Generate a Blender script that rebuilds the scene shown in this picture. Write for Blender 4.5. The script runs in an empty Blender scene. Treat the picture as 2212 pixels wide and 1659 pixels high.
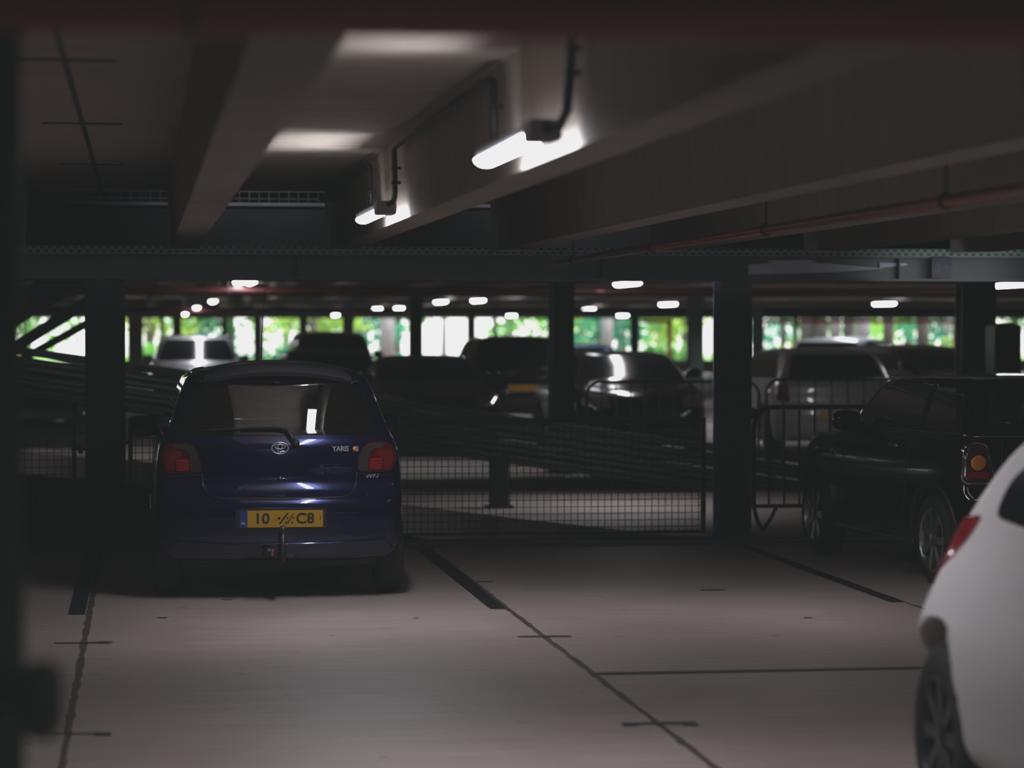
import bpy, math, random
import numpy as np
from mathutils import Vector, Matrix
from mathutils.bvhtree import BVHTree
from mathutils.geometry import delaunay_2d_cdt
PI = math.pi
random.seed(7)
SC = bpy.context.scene
COL = SC.collection

# ------------------------------------------------------------------ camera
FPX, CX, CY, CAMH = 5600.0, 1106.0, 829.5, 1.72
YAW, PITCH = math.atan(801 / FPX), math.atan(122.5 / FPX)
cam_d = bpy.data.cameras.new('camera'); cam = bpy.data.objects.new('camera', cam_d); COL.objects.link(cam)
cam_d.sensor_fit = 'HORIZONTAL'; cam_d.sensor_width = 36.0; cam_d.lens = FPX * 36.0 / 2212.0
cam.location = (0, 0, CAMH); cam.rotation_euler = (PI / 2 - PITCH, 0, -YAW)
cam_d.clip_end = 500; cam_d.clip_start = 0.1
cam_d.dof.use_dof = True; cam_d.dof.focus_distance = 16.35; cam_d.dof.aperture_fstop = 1.85
SC.camera = cam
_R = cam.rotation_euler.to_matrix()
def ray(px, py): return _R @ Vector(((px - CX) / FPX, -(py - CY) / FPX, -1.0))
def onz(px, py, z=0.0):
    d = ray(px, py); t = (z - CAMH) / d.z; return Vector((d.x * t, d.y * t, z))
def ony(px, py, Y):
    d = ray(px, py); t = Y / d.y; return Vector((d.x * t, Y, CAMH + d.z * t))
def onx(px, py, X):
    d = ray(px, py); t = X / d.x; return Vector((X, d.y * t, CAMH + d.z * t))

# ------------------------------------------------------------------ materials
MATS = {}
def mat(name, col, rough=.5, metal=0.0, coat=0.0, emit=None, estr=0.0, spec=.5, trans=0.0, coat_rough=.03):
    if name in MATS: return MATS[name]
    m = bpy.data.materials.new(name); m.use_nodes = True
    b = m.node_tree.nodes['Principled BSDF']
    b.inputs['Base Color'].default_value = (*col, 1); b.inputs['Roughness'].default_value = rough
    b.inputs['Metallic'].default_value = metal; b.inputs['Coat Weight'].default_value = coat
    b.inputs['Coat Roughness'].default_value = coat_rough
    b.inputs['Specular IOR Level'].default_value = spec
    if trans: b.inputs['Transmission Weight'].default_value = trans
    if emit: b.inputs['Emission Color'].default_value = (*emit, 1); b.inputs['Emission Strength'].default_value = estr
    MATS[name] = m; return m
def N(m, t, **kw):
    n = m.node_tree.nodes.new(t)
    for k, v in kw.items():
        if k.startswith('i_'): n.inputs[int(k[2:])].default_value = v
        else: setattr(n, k, v)
    return n
def L(m, a, ai, b, bi): m.node_tree.links.new(a.outputs[ai], b.inputs[bi])
def mottled(name, c1, c2, scale=3.0, stretch=(1, 1, 1), rough=.5, metal=0.0, bump=.02, detail=6, rvar=0.0, speck=0.0, spec=.5):
    """procedural noise-driven surface"""
    m = mat(name, c1, rough, metal, spec=spec); b = m.node_tree.nodes['Principled BSDF']
    tc = N(m, 'ShaderNodeTexCoord'); mp = N(m, 'ShaderNodeMapping'); mp.inputs['Scale'].default_value = stretch
    L(m, tc, 'Object', mp, 'Vector')
    nz = N(m, 'ShaderNodeTexNoise'); nz.inputs['Scale'].default_value = scale; nz.inputs['Detail'].default_value = detail
    nz.inputs['Roughness'].default_value = .6
    L(m, mp, 'Vector', nz, 'Vector')
    cr = N(m, 'ShaderNodeValToRGB'); cr.color_ramp.elements[0].position = .32; cr.color_ramp.elements[1].position = .68
    cr.color_ramp.elements[0].color = (*c1, 1); cr.color_ramp.elements[1].color = (*c2, 1)
    L(m, nz, 'Fac', cr, 'Fac')
    nz2 = N(m, 'ShaderNodeTexNoise'); nz2.inputs['Scale'].default_value = scale * .23; nz2.inputs['Detail'].default_value = 3
    L(m, tc, 'Object', nz2, 'Vector')
    mx = N(m, 'ShaderNodeMixRGB', blend_type='MULTIPLY'); mx.inputs[0].default_value = .55
    cr2 = N(m, 'ShaderNodeValToRGB'); cr2.color_ramp.elements[0].position = .3; cr2.color_ramp.elements[1].position = .7
    cr2.color_ramp.elements[0].color = (.6, .6, .6, 1); cr2.color_ramp.elements[1].color = (1, 1, 1, 1)
    L(m, nz2, 'Fac', cr2, 'Fac'); L(m, cr, 'Color', mx, 1); L(m, cr2, 'Color', mx, 2)
    out = mx
    if speck:
        v = N(m, 'ShaderNodeTexNoise'); v.inputs['Scale'].default_value = 7.0; v.inputs['Detail'].default_value = 4
        mp3 = N(m, 'ShaderNodeMapping'); mp3.inputs['Scale'].default_value = (1, 1.6, 1); L(m, tc, 'Object', mp3, 'Vector'); L(m, mp3, 'Vector', v, 'Vector')
        cr3 = N(m, 'ShaderNodeValToRGB'); cr3.color_ramp.elements[0].position = .275; cr3.color_ramp.elements[1].position = .30
        cr3.color_ramp.elements[0].color = (.2, .18, .17, 1); cr3.color_ramp.elements[1].color = (1, 1, 1, 1)
        L(m, v, 'Fac', cr3, 'Fac')
        mx2 = N(m, 'ShaderNodeMixRGB', blend_type='MULTIPLY'); mx2.inputs[0].default_value = speck
        L(m, out, 'Color', mx2, 1); L(m, cr3, 'Color', mx2, 2); out = mx2
    L(m, out, 'Color', b, 'Base Color')
    if rvar:
        mr = N(m, 'ShaderNodeMapRange'); mr.inputs['To Min'].default_value = rough - rvar; mr.inputs['To Max'].default_value = rough + rvar
        L(m, nz2, 'Fac', mr, 'Value'); L(m, mr, 'Result', b, 'Roughness')
    bp = N(m, 'ShaderNodeBump'); bp.inputs['Strength'].default_value = bump * 10; bp.inputs['Distance'].default_value = .004
    L(m, nz, 'Fac', bp, 'Height'); L(m, bp, 'Normal', b, 'Normal')
    return m
def glass(name, tint, refl=.12, rough=.01):
    if name in MATS: return MATS[name]
    m = bpy.data.materials.new(name); m.use_nodes = True; nt = m.node_tree; nt.nodes.clear()
    o = N(m, 'ShaderNodeOutputMaterial'); mx = N(m, 'ShaderNodeMixShader'); t = N(m, 'ShaderNodeBsdfTransparent'); g = N(m, 'ShaderNodeBsdfGlossy')
    t.inputs[0].default_value = (*tint, 1); g.inputs['Roughness'].default_value = rough; g.inputs[0].default_value = (1, 1, 1, 1)
    fr = N(m, 'ShaderNodeLayerWeight'); fr.inputs['Blend'].default_value = .25
    mr = N(m, 'ShaderNodeMapRange'); mr.inputs['To Min'].default_value = refl; mr.inputs['To Max'].default_value = .9
    L(m, fr, 'Fresnel', mr, 'Value'); L(m, mr, 'Result', mx, 'Fac'); L(m, t, 0, mx, 1); L(m, g, 0, mx, 2); L(m, mx, 0, o, 0)
    MATS[name] = m; return m

M_floor = mottled('concrete floor', (.38, .305, .275), (.50, .415, .375), 2.4, (.5, 7, 1), rough=.5, bump=.03, rvar=.10, speck=.8)
M_floor2 = mottled('concrete deck', (.36, .30, .28), (.46, .39, .36), 2.0, (.6, 4, 1), rough=.55, bump=.02, rvar=.08)
M_ceil = mottled('concrete ceiling', (.40, .345, .30), (.50, .435, .375), 2.6, (1, 3, 1), rough=.75, bump=.02)
M_groove = mottled('sealed joint', (.045, .032, .02), (.11, .078, .045), 9, (1, 1, 1), rough=.8)
M_tape = mottled('black tape', (.008, .009, .012), (.02, .021, .026), 14, rough=.55)
M_mark = mottled('dark smear', (.022, .02, .018), (.06, .05, .045), 12, rough=.7)
M_steel = mottled('painted steel green grey', (.045, .062, .056), (.06, .08, .073), 5, rough=.45, bump=.01)
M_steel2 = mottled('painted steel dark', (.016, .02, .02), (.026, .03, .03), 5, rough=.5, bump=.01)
M_rail = mottled('galvanised plank', (.045, .052, .047), (.075, .083, .075), 6, rough=.5, metal=.2)
M_galv = mottled('galvanised tube', (.10, .11, .11), (.17, .18, .18), 9, rough=.4, metal=.6)
M_dgalv = mottled('dull tube', (.03, .035, .036), (.05, .056, .057), 9, rough=.5, metal=.3)
M_red = mottled('red pipe paint', (.13, .012, .011), (.19, .018, .015), 6, rough=.35)
M_fascia = mottled('dark fascia', (.006, .008, .008), (.012, .014, .014), 4, rough=.8)
M_black = mottled('black conduit', (.012, .013, .013), (.022, .023, .022), 12, rough=.5)
M_rubber = mottled('tyre rubber', (.009, .009, .009), (.016, .016, .016), 20, rough=.75)
M_plastic = mat('black plastic', (.011, .011, .012), .45)
M_frit = mat('black glass border', (.004, .004, .005), .05, coat=.5, spec=.4)
M_darkglass = mat('dark window glass', (.006, .008, .009), .14, spec=.3)
M_badge = mat('pale badge metal', (.62, .62, .66), .3, .5)
M_chrome = mat('chrome', (.75, .75, .77), .12, 1.0)
M_alloy = mottled('alloy wheel', (.35, .35, .36), (.45, .45, .46), 20, rough=.28, metal=.9)
M_house = mat('grey luminaire housing', (.62, .62, .68), .5)
M_tube = mat('luminaire diffuser', (.9, .9, .95), .4, emit=(.90, .93, 1.0), estr=38.0)
M_tube_far = mat('far luminaire diffuser', (.9, .9, .95), .4, emit=(1.0, .97, .99), estr=30.0)
M_redlens = mat('red lens', (.26, .007, .010), .12, coat=.6, emit=(.5, .01, .015), estr=.015)
M_redlens_d = mat('deep red lens', (.07, .004, .005), .12, coat=.6, emit=(.4, .01, .01), estr=.003)
M_clearlens = mat('smoked clear lens', (.045, .034, .034), .1, coat=.6)
M_amber = mat('amber lens', (.62, .2, .02), .15, coat=.5, emit=(.8, .26, .03), estr=.05)
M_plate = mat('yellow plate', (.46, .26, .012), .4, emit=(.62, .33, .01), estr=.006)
M_plateblue = mat('plate blue strip', (.012, .035, .20), .4)
M_ink = mat('black lettering', (.012, .012, .010), .5)
M_white = mat('white lettering', (.5, .5, .52), .4)
M_seat = mottled('seat cloth', (.02, .021, .023), (.034, .035, .038), 30, rough=.9)

# ------------------------------------------------------------------ mesh helpers
class MB:
    def __init__(s): s.v = []; s.f = []; s.m = []; s.cur = 0
    def add(s, vs, fs):
        o = len(s.v); s.v += [tuple(v) for v in vs]; s.f += [tuple(i + o for i in f) for f in fs]; s.m += [s.cur] * len(fs); return s
    def box(s, x0, x1, y0, y1, z0, z1):
        return s.add([(x0, y0, z0), (x1, y0, z0), (x1, y1, z0), (x0, y1, z0), (x0, y0, z1), (x1, y0, z1), (x1, y1, z1), (x0, y1, z1)],
                     [(0, 3, 2, 1), (4, 5, 6, 7), (0, 1, 5, 4), (1, 2, 6, 5), (2, 3, 7, 6), (3, 0, 4, 7)])
    def prism(s, pts, axis, a, b):
        """extrude a 2D polygon along axis from a to b"""
        def mk(p, t): return {'x': (t, p[0], p[1]), 'y': (p[0], t, p[1]), 'z': (p[0], p[1], t)}[axis]
        n = len(pts); vs = [mk(p, a) for p in pts] + [mk(p, b) for p in pts]
        fs = [tuple(range(n - 1, -1, -1)), tuple(range(n, 2 * n))] + [(i, (i + 1) % n, n + (i + 1) % n, n + i) for i in range(n)]
        return s.add(vs, fs)
    def tube(s, pts, r, n=8, closed=False):
        pts = [Vector(p) for p in pts]; k = len(pts); rings = []
        ref = None
        for i, p in enumerate(pts):
            if closed: d = (pts[(i + 1) % k] - pts[i - 1])
            else: d = (pts[min(i + 1, k - 1)] - pts[max(i - 1, 0)])
            d.normalize()
            if ref is None: ref = Vector((0, 0, 1)) if abs(d.z) < .9 else Vector((1, 0, 0))
            u = d.cross(ref);
            if u.length < 1e-5: u = d.cross(Vector((0, 1, 0)))
            u.normalize(); w = u.cross(d).normalized(); ref = w
            rr = r[i] if isinstance(r, (list, tuple)) else r
            rings.append([p + u * math.cos(2 * PI * j / n) * rr + w * math.sin(2 * PI * j / n) * rr for j in range(n)])
        vs = [q for R_ in rings for q in R_]; fs = []
        for i in range(k if closed else k - 1):
            a, b = i * n, ((i + 1) % k) * n
            fs += [(a + j, a + (j + 1) % n, b + (j + 1) % n, b + j) for j in range(n)]
        if not closed: fs += [tuple(range(n - 1, -1, -1)), tuple((k - 1) * n + j for j in range(n))]
        return s.add(vs, fs)
    def lathe_x(s, prof, n=40, c=(0, 0, 0), sx=1):
        """profile [(x, r)] revolved about the x axis"""
        vs = []; fs = []; k = len(prof)
        for i in range(n):
            a = 2 * PI * i / n
            vs += [(c[0] + sx * x, c[1] + r * math.cos(a), c[2] + r * math.sin(a)) for x, r in prof]
        for i in range(n):
            for j in range(k - 1):
                a, b = i * k + j, ((i + 1) % n) * k + j
                fs.append((a, b, b + 1, a + 1))
        return s.add(vs, fs)
    def ball(s, c, rx, ry, rz, n=12, m=8, e=1.0):
        vs = []; fs = []
        def pw(t): return math.copysign(abs(t) ** e, t)
        for i in range(m + 1):
            th = PI * i / m
            for j in range(n):
                ph = 2 * PI * j / n
                vs.append((c[0] + rx * pw(math.sin(th)) * pw(math.cos(ph)), c[1] + ry * pw(math.sin(th)) * pw(math.sin(ph)), c[2] + rz * pw(math.cos(th))))
        for i in range(m):
            for j in range(n):
                fs.append((i * n + j, i * n + (j + 1) % n, (i + 1) * n + (j + 1) % n, (i + 1) * n + j))
        return s.add(vs, fs)
    def build(s, name, m, parent=None, smooth=False, bevel=0.0, loc=None):
        me = bpy.data.meshes.new(name); me.from_pydata([tuple(v) for v in s.v], [], s.f)
        ms = m if isinstance(m, (list, tuple)) else [m]
        for q in ms: me.materials.append(q)
        if len(ms) > 1: me.polygons.foreach_set('material_index', s.m)
        me.validate(); me.update()
        if smooth:
            me.polygons.foreach_set('use_smooth', [True] * len(me.polygons)); me.update()
        o = bpy.data.objects.new(name, me); COL.objects.link(o)
        if parent: o.parent = parent
        if loc: o.location = loc
        if smooth == 'angle':
            me.set_sharp_from_angle(angle=math.radians(38))
        if bevel:
            md = o.modifiers.new('bevel', 'BEVEL'); md.width = bevel; md.segments = 2; md.limit_method = 'ANGLE'
        return o
def tag(o, label=None, cat=None, group=None, kind=None):
    if label: o['label'] = label
    if cat: o['category'] = cat
    if group: o['group'] = group
    if kind: o['kind'] = kind
    return o
def empty(name, loc=(0, 0, 0), rz=0.0):
    o = bpy.data.objects.new(name, None); COL.objects.link(o); o.location = loc; o.rotation_euler = (0, 0, rz); o.empty_display_size = .1
    return o
def thing(name, label, cat, loc=(0, 0, 0), rz=0.0, group=None):
    return tag(empty(name, loc, rz), label, cat, group)
def kids(o): return [c for c in COL.objects if c.parent == o]
def copy_tree(o, parent=None):
    c = o.copy(); COL.objects.link(c); c.parent = parent
    for ch in kids(o): copy_tree(ch, c)
    return c
def spline(pts, k=6, closed=True):
    """Catmull-Rom resample"""
    n = len(pts); out = []
    rng = range(n) if closed else range(n - 1)
    for i in rng:
        p0, p1, p2, p3 = [np.array(pts[(i + d) % n] if closed else pts[min(max(i + d, 0), n - 1)], float) for d in (-1, 0, 1, 2)]
        d1, d2, d3 = [max(np.linalg.norm(b - a) ** .5, 1e-4) for a, b in ((p0, p1), (p1, p2), (p2, p3))]
        m1 = (p2 - p0) if d1 < 1e-3 else ((p1 - p0) / d1 - (p2 - p0) / (d1 + d2) + (p2 - p1) / d2) * d2
        m2 = (p3 - p1) if d3 < 1e-3 else ((p2 - p1) / d2 - (p3 - p1) / (d2 + d3) + (p3 - p2) / d3) * d2
        for j in range(k):
            t = j / k
            out.append(tuple((2 * t**3 - 3 * t**2 + 1) * p1 + (t**3 - 2 * t**2 + t) * m1 + (-2 * t**3 + 3 * t**2) * p2 + (t**3 - t**2) * m2))
    if not closed: out.append(tuple(pts[-1]))
    return out
def rrect(x0, x1, z0, z1, r, k=5):
    out = []
    for cx, cz, a in ((x1 - r, z1 - r, 0), (x0 + r, z1 - r, 90), (x0 + r, z0 + r, 180), (x1 - r, z0 + r, 270)):
        for i in range(k + 1):
            t = math.radians(a + 90 * i / k); out.append((cx + r * math.cos(t), cz + r * math.sin(t)))
    return out
def roundpoly(pts, r=.03, k=4):
    """round polygon corners"""
    n = len(pts); out = []
    for i in range(n):
        p0, p1, p2 = [Vector(pts[(i + d) % n]) for d in (-1, 0, 1)]
        a, b = p0 - p1, p2 - p1; rr = min(r, a.length * .45, b.length * .45)
        A, B = p1 + a.normalized() * rr, p1 + b.normalized() * rr
        for j in range(k + 1):
            t = j / k; q = A * (1 - t)**2 + p1 * 2 * t * (1 - t) + B * t * t; out.append((q.x, q.y))
    return out

# ------------------------------------------------------------------ car bodies from three silhouettes
def poly_sdf(pts, U, V):
    P = np.array(pts); Q = np.roll(P, -1, 0); d2 = np.full(U.shape, 1e9); ins = np.zeros(U.shape, bool)
    for (ax, ay), (bx, by) in zip(P, Q):
        ex, ey = bx - ax, by - ay; L2 = ex * ex + ey * ey
        if L2 < 1e-12: continue
        t = np.clip(((U - ax) * ex + (V - ay) * ey) / L2, 0, 1)
        d2 = np.minimum(d2, (U - ax - t * ex)**2 + (V - ay - t * ey)**2)
        c = ((ay > V) != (by > V))
        with np.errstate(divide='ignore', invalid='ignore'): xi = ax + (V - ay) * ex / (ey if abs(ey) > 1e-12 else 1e-12)
        ins ^= c & (U < xi)
    return np.sqrt(d2) * np.where(ins, -1, 1)
class Field2:
    def __init__(s, pts, h=.01, pad=.35):
        P = np.array(pts); s.h = h; s.o = P.min(0) - pad; n = ((P.max(0) + pad - s.o) / h).astype(int) + 2
        U, V = np.meshgrid(s.o[0] + h * np.arange(n[0]), s.o[1] + h * np.arange(n[1]), indexing='ij'); s.F = poly_sdf(pts, U, V)
    def __call__(s, U, V):
        a = np.clip((U - s.o[0]) / s.h, 0, s.F.shape[0] - 1.001); b = np.clip((V - s.o[1]) / s.h, 0, s.F.shape[1] - 1.001)
        i = a.astype(int); j = b.astype(int); a = a - i; b = b - j
        return (s.F[i, j] * (1 - a) * (1 - b) + s.F[i + 1, j] * a * (1 - b) + s.F[i, j + 1] * (1 - a) * b + s.F[i + 1, j + 1] * a * b)
def smax(a, b, k):
    h = np.maximum(k - np.abs(a - b), 0) / k
    return np.maximum(a, b) + h * h * k * .25
def surface_nets(F, o, h):
    S = F < 0; nx, ny, nz = F.shape
    cnt = np.zeros((nx - 1, ny - 1, nz - 1)); acc = np.zeros((nx - 1, ny - 1, nz - 1, 3))
    for ax in range(3):
        for da in (0, 1):
            for db in (0, 1):
                off = [0, 0, 0]; oth = [i for i in range(3) if i != ax]; off[oth[0]] = da; off[oth[1]] = db
                sl0 = tuple(slice(off[i], off[i] + F.shape[i] - 1) for i in range(3))
                off1 = list(off); off1[ax] = 1; sl1 = tuple(slice(off1[i], off1[i] + F.shape[i] - 1) for i in range(3))
                a, b = F[sl0], F[sl1]; cr = (a < 0) != (b < 0)
                t = np.where(cr, a / np.where(cr, a - b, 1), 0)
                cnt += cr
                for i in range(3): acc[..., i] += np.where(cr, (t if i == ax else off[i]), 0)
    act = cnt > 0; idx = -np.ones(act.shape, int); idx[act] = np.arange(act.sum())
    I = np.argwhere(act); verts = (I + acc[act] / cnt[act][:, None]) * h + np.array(o); faces = []
    for ax in range(3):
        o1, o2 = [(1, 2), (2, 0), (0, 1)][ax]
        sl0 = [slice(None)] * 3; sl1 = [slice(None)] * 3; sl0[ax] = slice(0, -1); sl1[ax] = slice(1, None)
        a, b = S[tuple(sl0)], S[tuple(sl1)]; cr = np.argwhere(a != b)
        cr = cr[(cr[:, o1] > 0) & (cr[:, o2] > 0) & (cr[:, o1] < F.shape[o1] - 1) & (cr[:, o2] < F.shape[o2] - 1)]
        e1 = np.zeros(3, int); e1[o1] = 1; e2 = np.zeros(3, int); e2[o2] = 1
        q = [idx[tuple((cr - d).T)] for d in (0 * e1, e1, e1 + e2, e2)]
        Q = np.stack(q, 1); flip = ~a[tuple(cr.T)]
        Q[flip] = Q[flip][:, ::-1]; faces.append(Q[(Q >= 0).all(1)])
    return verts, np.concatenate(faces)
def np_mesh(name, V, Fc, m, parent):
    me = bpy.data.meshes.new(name); me.vertices.add(len(V)); me.vertices.foreach_set('co', V.astype(np.float32).ravel())
    me.loops.add(Fc.size); me.loops.foreach_set('vertex_index', Fc.astype(np.int32).ravel())
    me.polygons.add(len(Fc)); me.polygons.foreach_set('loop_start', (np.arange(len(Fc)) * 4).astype(np.int32))
    me.polygons.foreach_set('use_smooth', [True] * len(Fc)); me.materials.append(m); me.update(calc_edges=True); me.validate()
    o = bpy.data.objects.new(name, me); COL.objects.link(o); o.parent = parent; return o

class Car:
    """local frame: rear bumper at y=0, nose at y=len, x to the right, wheels on z=0"""
    def __init__(s, root, side, sect, plan, axles, wr, paint, h=.03, bow=.16, k=.10, arch=.055, holes=None, W=.83, arch_in=.48, name='body'):
        s.root = root; s.W = W; s.ax = axles; s.wr = wr; s.paint = paint
        ys = [p[0] for p in side]; s.L = max(ys); s.H = max(p[1] for p in side)
        fs = Field2(spline(side, 5)); mir = [(-x, z) for x, z in reversed(sect)]
        ft = Field2(spline(sect + [m for m in mir if abs(m[0]) > 1e-6], 5))
        mp = [(-x, y) for x, y in reversed(plan)]
        fp = Field2(spline(plan + [m for m in mp if abs(m[0]) > 1e-6], 5))
        def hull(X, Y, Z):
            w = 1 - 2 * np.clip(Y / s.L, 0, 1); Yb = Y - bow * X * X * w
            f = smax(smax(fs(Yb, Z), ft(X, Z), k), fp(X, Y), k * .7)
            for ya in s.ax:
                c = np.maximum(np.sqrt((Y - ya)**2 + (Z - wr)**2) - (wr + arch), arch_in - np.abs(X)); f = smax(f, -c, .02)
            return f
        pad = .08
        o = (-W - pad, -pad, .1); n = [int(q) + 1 for q in ((2 * W + 2 * pad) / h, (s.L + 2 * pad) / h, (s.H + pad - .1) / h)]
        G = np.meshgrid(*[o[i] + h * np.arange(n[i]) for i in range(3)], indexing='ij')
        F = hull(*G)
        V, Q = surface_nets(F, o, h)
        def newton(V, f, it=2):
            e = .004
            for _ in range(it):
                f0 = f(V[:, 0], V[:, 1], V[:, 2])
                g = np.stack([(f(V[:, 0] + e * (i == 0), V[:, 1] + e * (i == 1), V[:, 2] + e * (i == 2)) - f(V[:, 0] - e * (i == 0), V[:, 1] - e * (i == 1), V[:, 2] - e * (i == 2))) / (2 * e) for i in range(3)], 1)
                gg = (g * g).sum(1); st = np.where(gg > .2, f0 / np.maximum(gg, .2), 0); st = np.clip(st, -h * .5, h * .5)
                V = V - g * st[:, None]
            return V
        V = newton(V, hull)
        s.bvh = BVHTree.FromPolygons([tuple(v) for v in V], [tuple(int(i) for i in f) for f in Q])
        if holes:
            X, Y, Z = G
            cav = np.maximum(F + .05, .45 - Z); B = np.maximum(F, -cav)
            for kind, poly, lo, hi in holes:
                if kind == 'y': a = np.maximum(poly_sdf(poly, X[:, 0, :], Z[:, 0, :])[:, None, :], np.maximum(lo - Y, Y - hi))
                else: a = np.maximum(poly_sdf(poly, Y[0], Z[0])[None], lo - np.abs(X))
                B = np.maximum(B, -a)
            V2, Q2 = surface_nets(B, o, h)
            # snap the outer skin to the smooth hull so reflections stay clean
            f0 = hull(V2[:, 0], V2[:, 1], V2[:, 2]); near = np.abs(f0) < h * .35
            Vn = newton(V2.copy(), hull); V2[near] = Vn[near]; V, Q = V2, Q2
        s.body = np_mesh(name, V, Q, paint, root)
    def hit(s, d, a, b):
        """d: 'rear','front','left','right','top'; (a,b) = (x,z), (y,z) or (x,y)"""
        o, v = {'rear': (Vector((a, -1, b)), Vector((0, 1, 0))), 'front': (Vector((a, s.L + 1, b)), Vector((0, -1, 0))),
                'left': (Vector((-2, a, b)), Vector((1, 0, 0))), 'right': (Vector((2, a, b)), Vector((-1, 0, 0))),
                'top': (Vector((a, b, 3)), Vector((0, 0, -1)))}[d]
        p, n, i, t = s.bvh.ray_cast(o, v)
        if p is None:
            p, n, i, t = s.bvh.find_nearest(o + v * (1.0 if d in ('rear', 'front') else 1.2))
        if n.dot(v) > 0: n = -n
        return p, n
    def patch(s, name, d, outline, m, off=.004, step=.05, parent=None, skirt=.012, holes=None):
        pts = [Vector(p) for p in outline]; dens = []
        n = len(pts)
        for i in range(n):
            a, b = pts[i], pts[(i + 1) % n]; k = max(1, int((b - a).length / step))
            dens += [a.lerp(b, j / k) for j in range(k)]
        nb = len(dens); U = np.array([p[:] for p in dens])
        gx = np.arange(U[:, 0].min(), U[:, 0].max(), step); gz = np.arange(U[:, 1].min(), U[:, 1].max(), step)
        GX, GZ = np.meshgrid(gx, gz); sd = poly_sdf([tuple(p) for p in dens], GX, GZ); ok = sd < -step * .4
        allp = dens + [Vector((x, z)) for x, z in zip(GX[ok], GZ[ok])]
        r = delaunay_2d_cdt(allp, [], [list(range(nb))], 1, 1e-6)
        V2, F2 = r[0], r[2]; mb = MB(); vs = []
        for p in V2:
            q, nn = s.hit(d, p.x, p.y); vs.append(q + nn * off)
        mb.add(vs, [tuple(f) for f in F2])
        # skirt
        lo = [s.hit(d, p.x, p.y) for p in dens]
        a = [q + nn * off for q, nn in lo]; b = [q - nn * skirt for q, nn in lo]
        mb.add(a + b, [(i, (i + 1) % nb, nb + (i + 1) % nb, nb + i) for i in range(nb)])
        o = mb.build(name, m, parent or s.root, smooth='angle'); return o
    def ring(s, name, d, outer, inner, m, off=.003, parent=None, rows=3):
        def res(p, n=72):
            P = [Vector(q) for q in p]; Ls = [(P[(i + 1) % len(P)] - P[i]).length for i in range(len(P))]; T = sum(Ls); out = []
            for j in range(n):
                t = T * j / n; i = 0
                while t > Ls[i]: t -= Ls[i]; i += 1
                out.append(P[i].lerp(P[(i + 1) % len(P)], t / max(Ls[i], 1e-9)))
            return out
        A = res(outer); B = res(inner); n = len(A)
        ca = sum(B, Vector((0, 0))) / n
        s0 = min(range(n), key=lambda q: sum((A[(i)] - B[(i + q) % n]).length for i in range(0, n, 6))); B = B[s0:] + B[:s0]
        vs = []
        for r in range(rows + 1):
            for i in range(n):
                p = A[i].lerp(B[i], r / rows); q, nn = s.hit(d, p.x, p.y); vs.append(q + nn * off)
        fs = [(r * n + i, r * n + (i + 1) % n, (r + 1) * n + (i + 1) % n, (r + 1) * n + i) for r in range(rows) for i in range(n)]
        return MB().add(vs, fs).build(name, m, parent or s.root, smooth=True)
    def line(s, name, d, pts, m, r=.004, off=.0, parent=None, closed=False, step=.04, n=6):
        P = [Vector(p) for p in pts]; out = []
        for i in range(len(P) if closed else len(P) - 1):
            a, b = P[i], P[(i + 1) % len(P)]; k = max(1, int((b - a).length / step)); out += [a.lerp(b, j / k) for j in range(k)]
        if not closed: out.append(P[-1])
        W = []
        for p in out:
            q, nn = s.hit(d, p.x, p.y); W.append(q + nn * off)
        return MB().tube(W, r, n, closed).build(name, m, parent or s.root, smooth=True)
    def wheels(s, rim='spoke', spokes=7, tread=.18, rr=.62, alloy=None, track=None, front_turn=0):
        w = s.wr; t = tread / 2; xo = (track if track else s.W - .015) - t
        ty = MB(); ty.lathe_x([(-t + .02, w * rr), (-t, w * rr + .02), (-t - .004, w * .82), (-t + .012, w * .95), (-t + .035, w * .99), (0, w), (t - .035, w * .99), (t - .012, w * .95), (t + .004, w * .82), (t, w * rr + .02), (t - .02, w * rr)], 44)
        rm = MB(); R = w * rr
        rm.lathe_x([(t - .005, R + .005), (t - .0, R - .004), (t - .012, R - .014), (t - .05, R - .022), (-t + .02, R - .02)], 40)
        rm.lathe_x([(t - .055, R - .03), (t - .075, .0)], 40)  # dark well behind spokes is closed by the disc
        for i in range(spokes):
            a = 2 * PI * i / spokes; ca, sa = math.cos(a), math.sin(a)
            def pt(rad, ww, x): return (x, rad * ca - ww * sa, rad * sa + ww * ca)
            w0, w1 = .020, .030
            r0, r1 = .035, R - .012
            x0, x1 = t - .018, t - .010
            rm.add([pt(r0, -w0, x0), pt(r0, w0, x0), pt(r1, w1, x1), pt(r1, -w1, x1), pt(r0, -w0, x0 - .04), pt(r0, w0, x0 - .04), pt(r1, w1, x1 - .03), pt(r1, -w1, x1 - .03)],
                   [(0, 1, 2, 3), (0, 4, 5, 1), (1, 5, 6, 2), (2, 6, 7, 3), (3, 7, 4, 0)])
        rm.lathe_x([(t - .055, .052), (t - .012, .05), (t - .006, .035), (t - .004, 0)], 20)
        am = alloy or M_alloy
        first = None
        for ya in s.ax:
            for sx in (1, -1):
                if first is None:
                    wh = rm.build('wheel', am, s.root, smooth='angle'); tr = ty.build('tire', M_rubber, wh, smooth=True); first = wh
                    dsc = MB().lathe_x([(t - .060, R - .02), (t - .062, 0)], 32).build('brake_disc', M_plastic, wh)
                else:
                    wh = copy_tree(first, s.root)
                wh.location = (sx * xo, ya, w); wh.rotation_euler = (0, 0, 0 if sx > 0 else PI)
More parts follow.
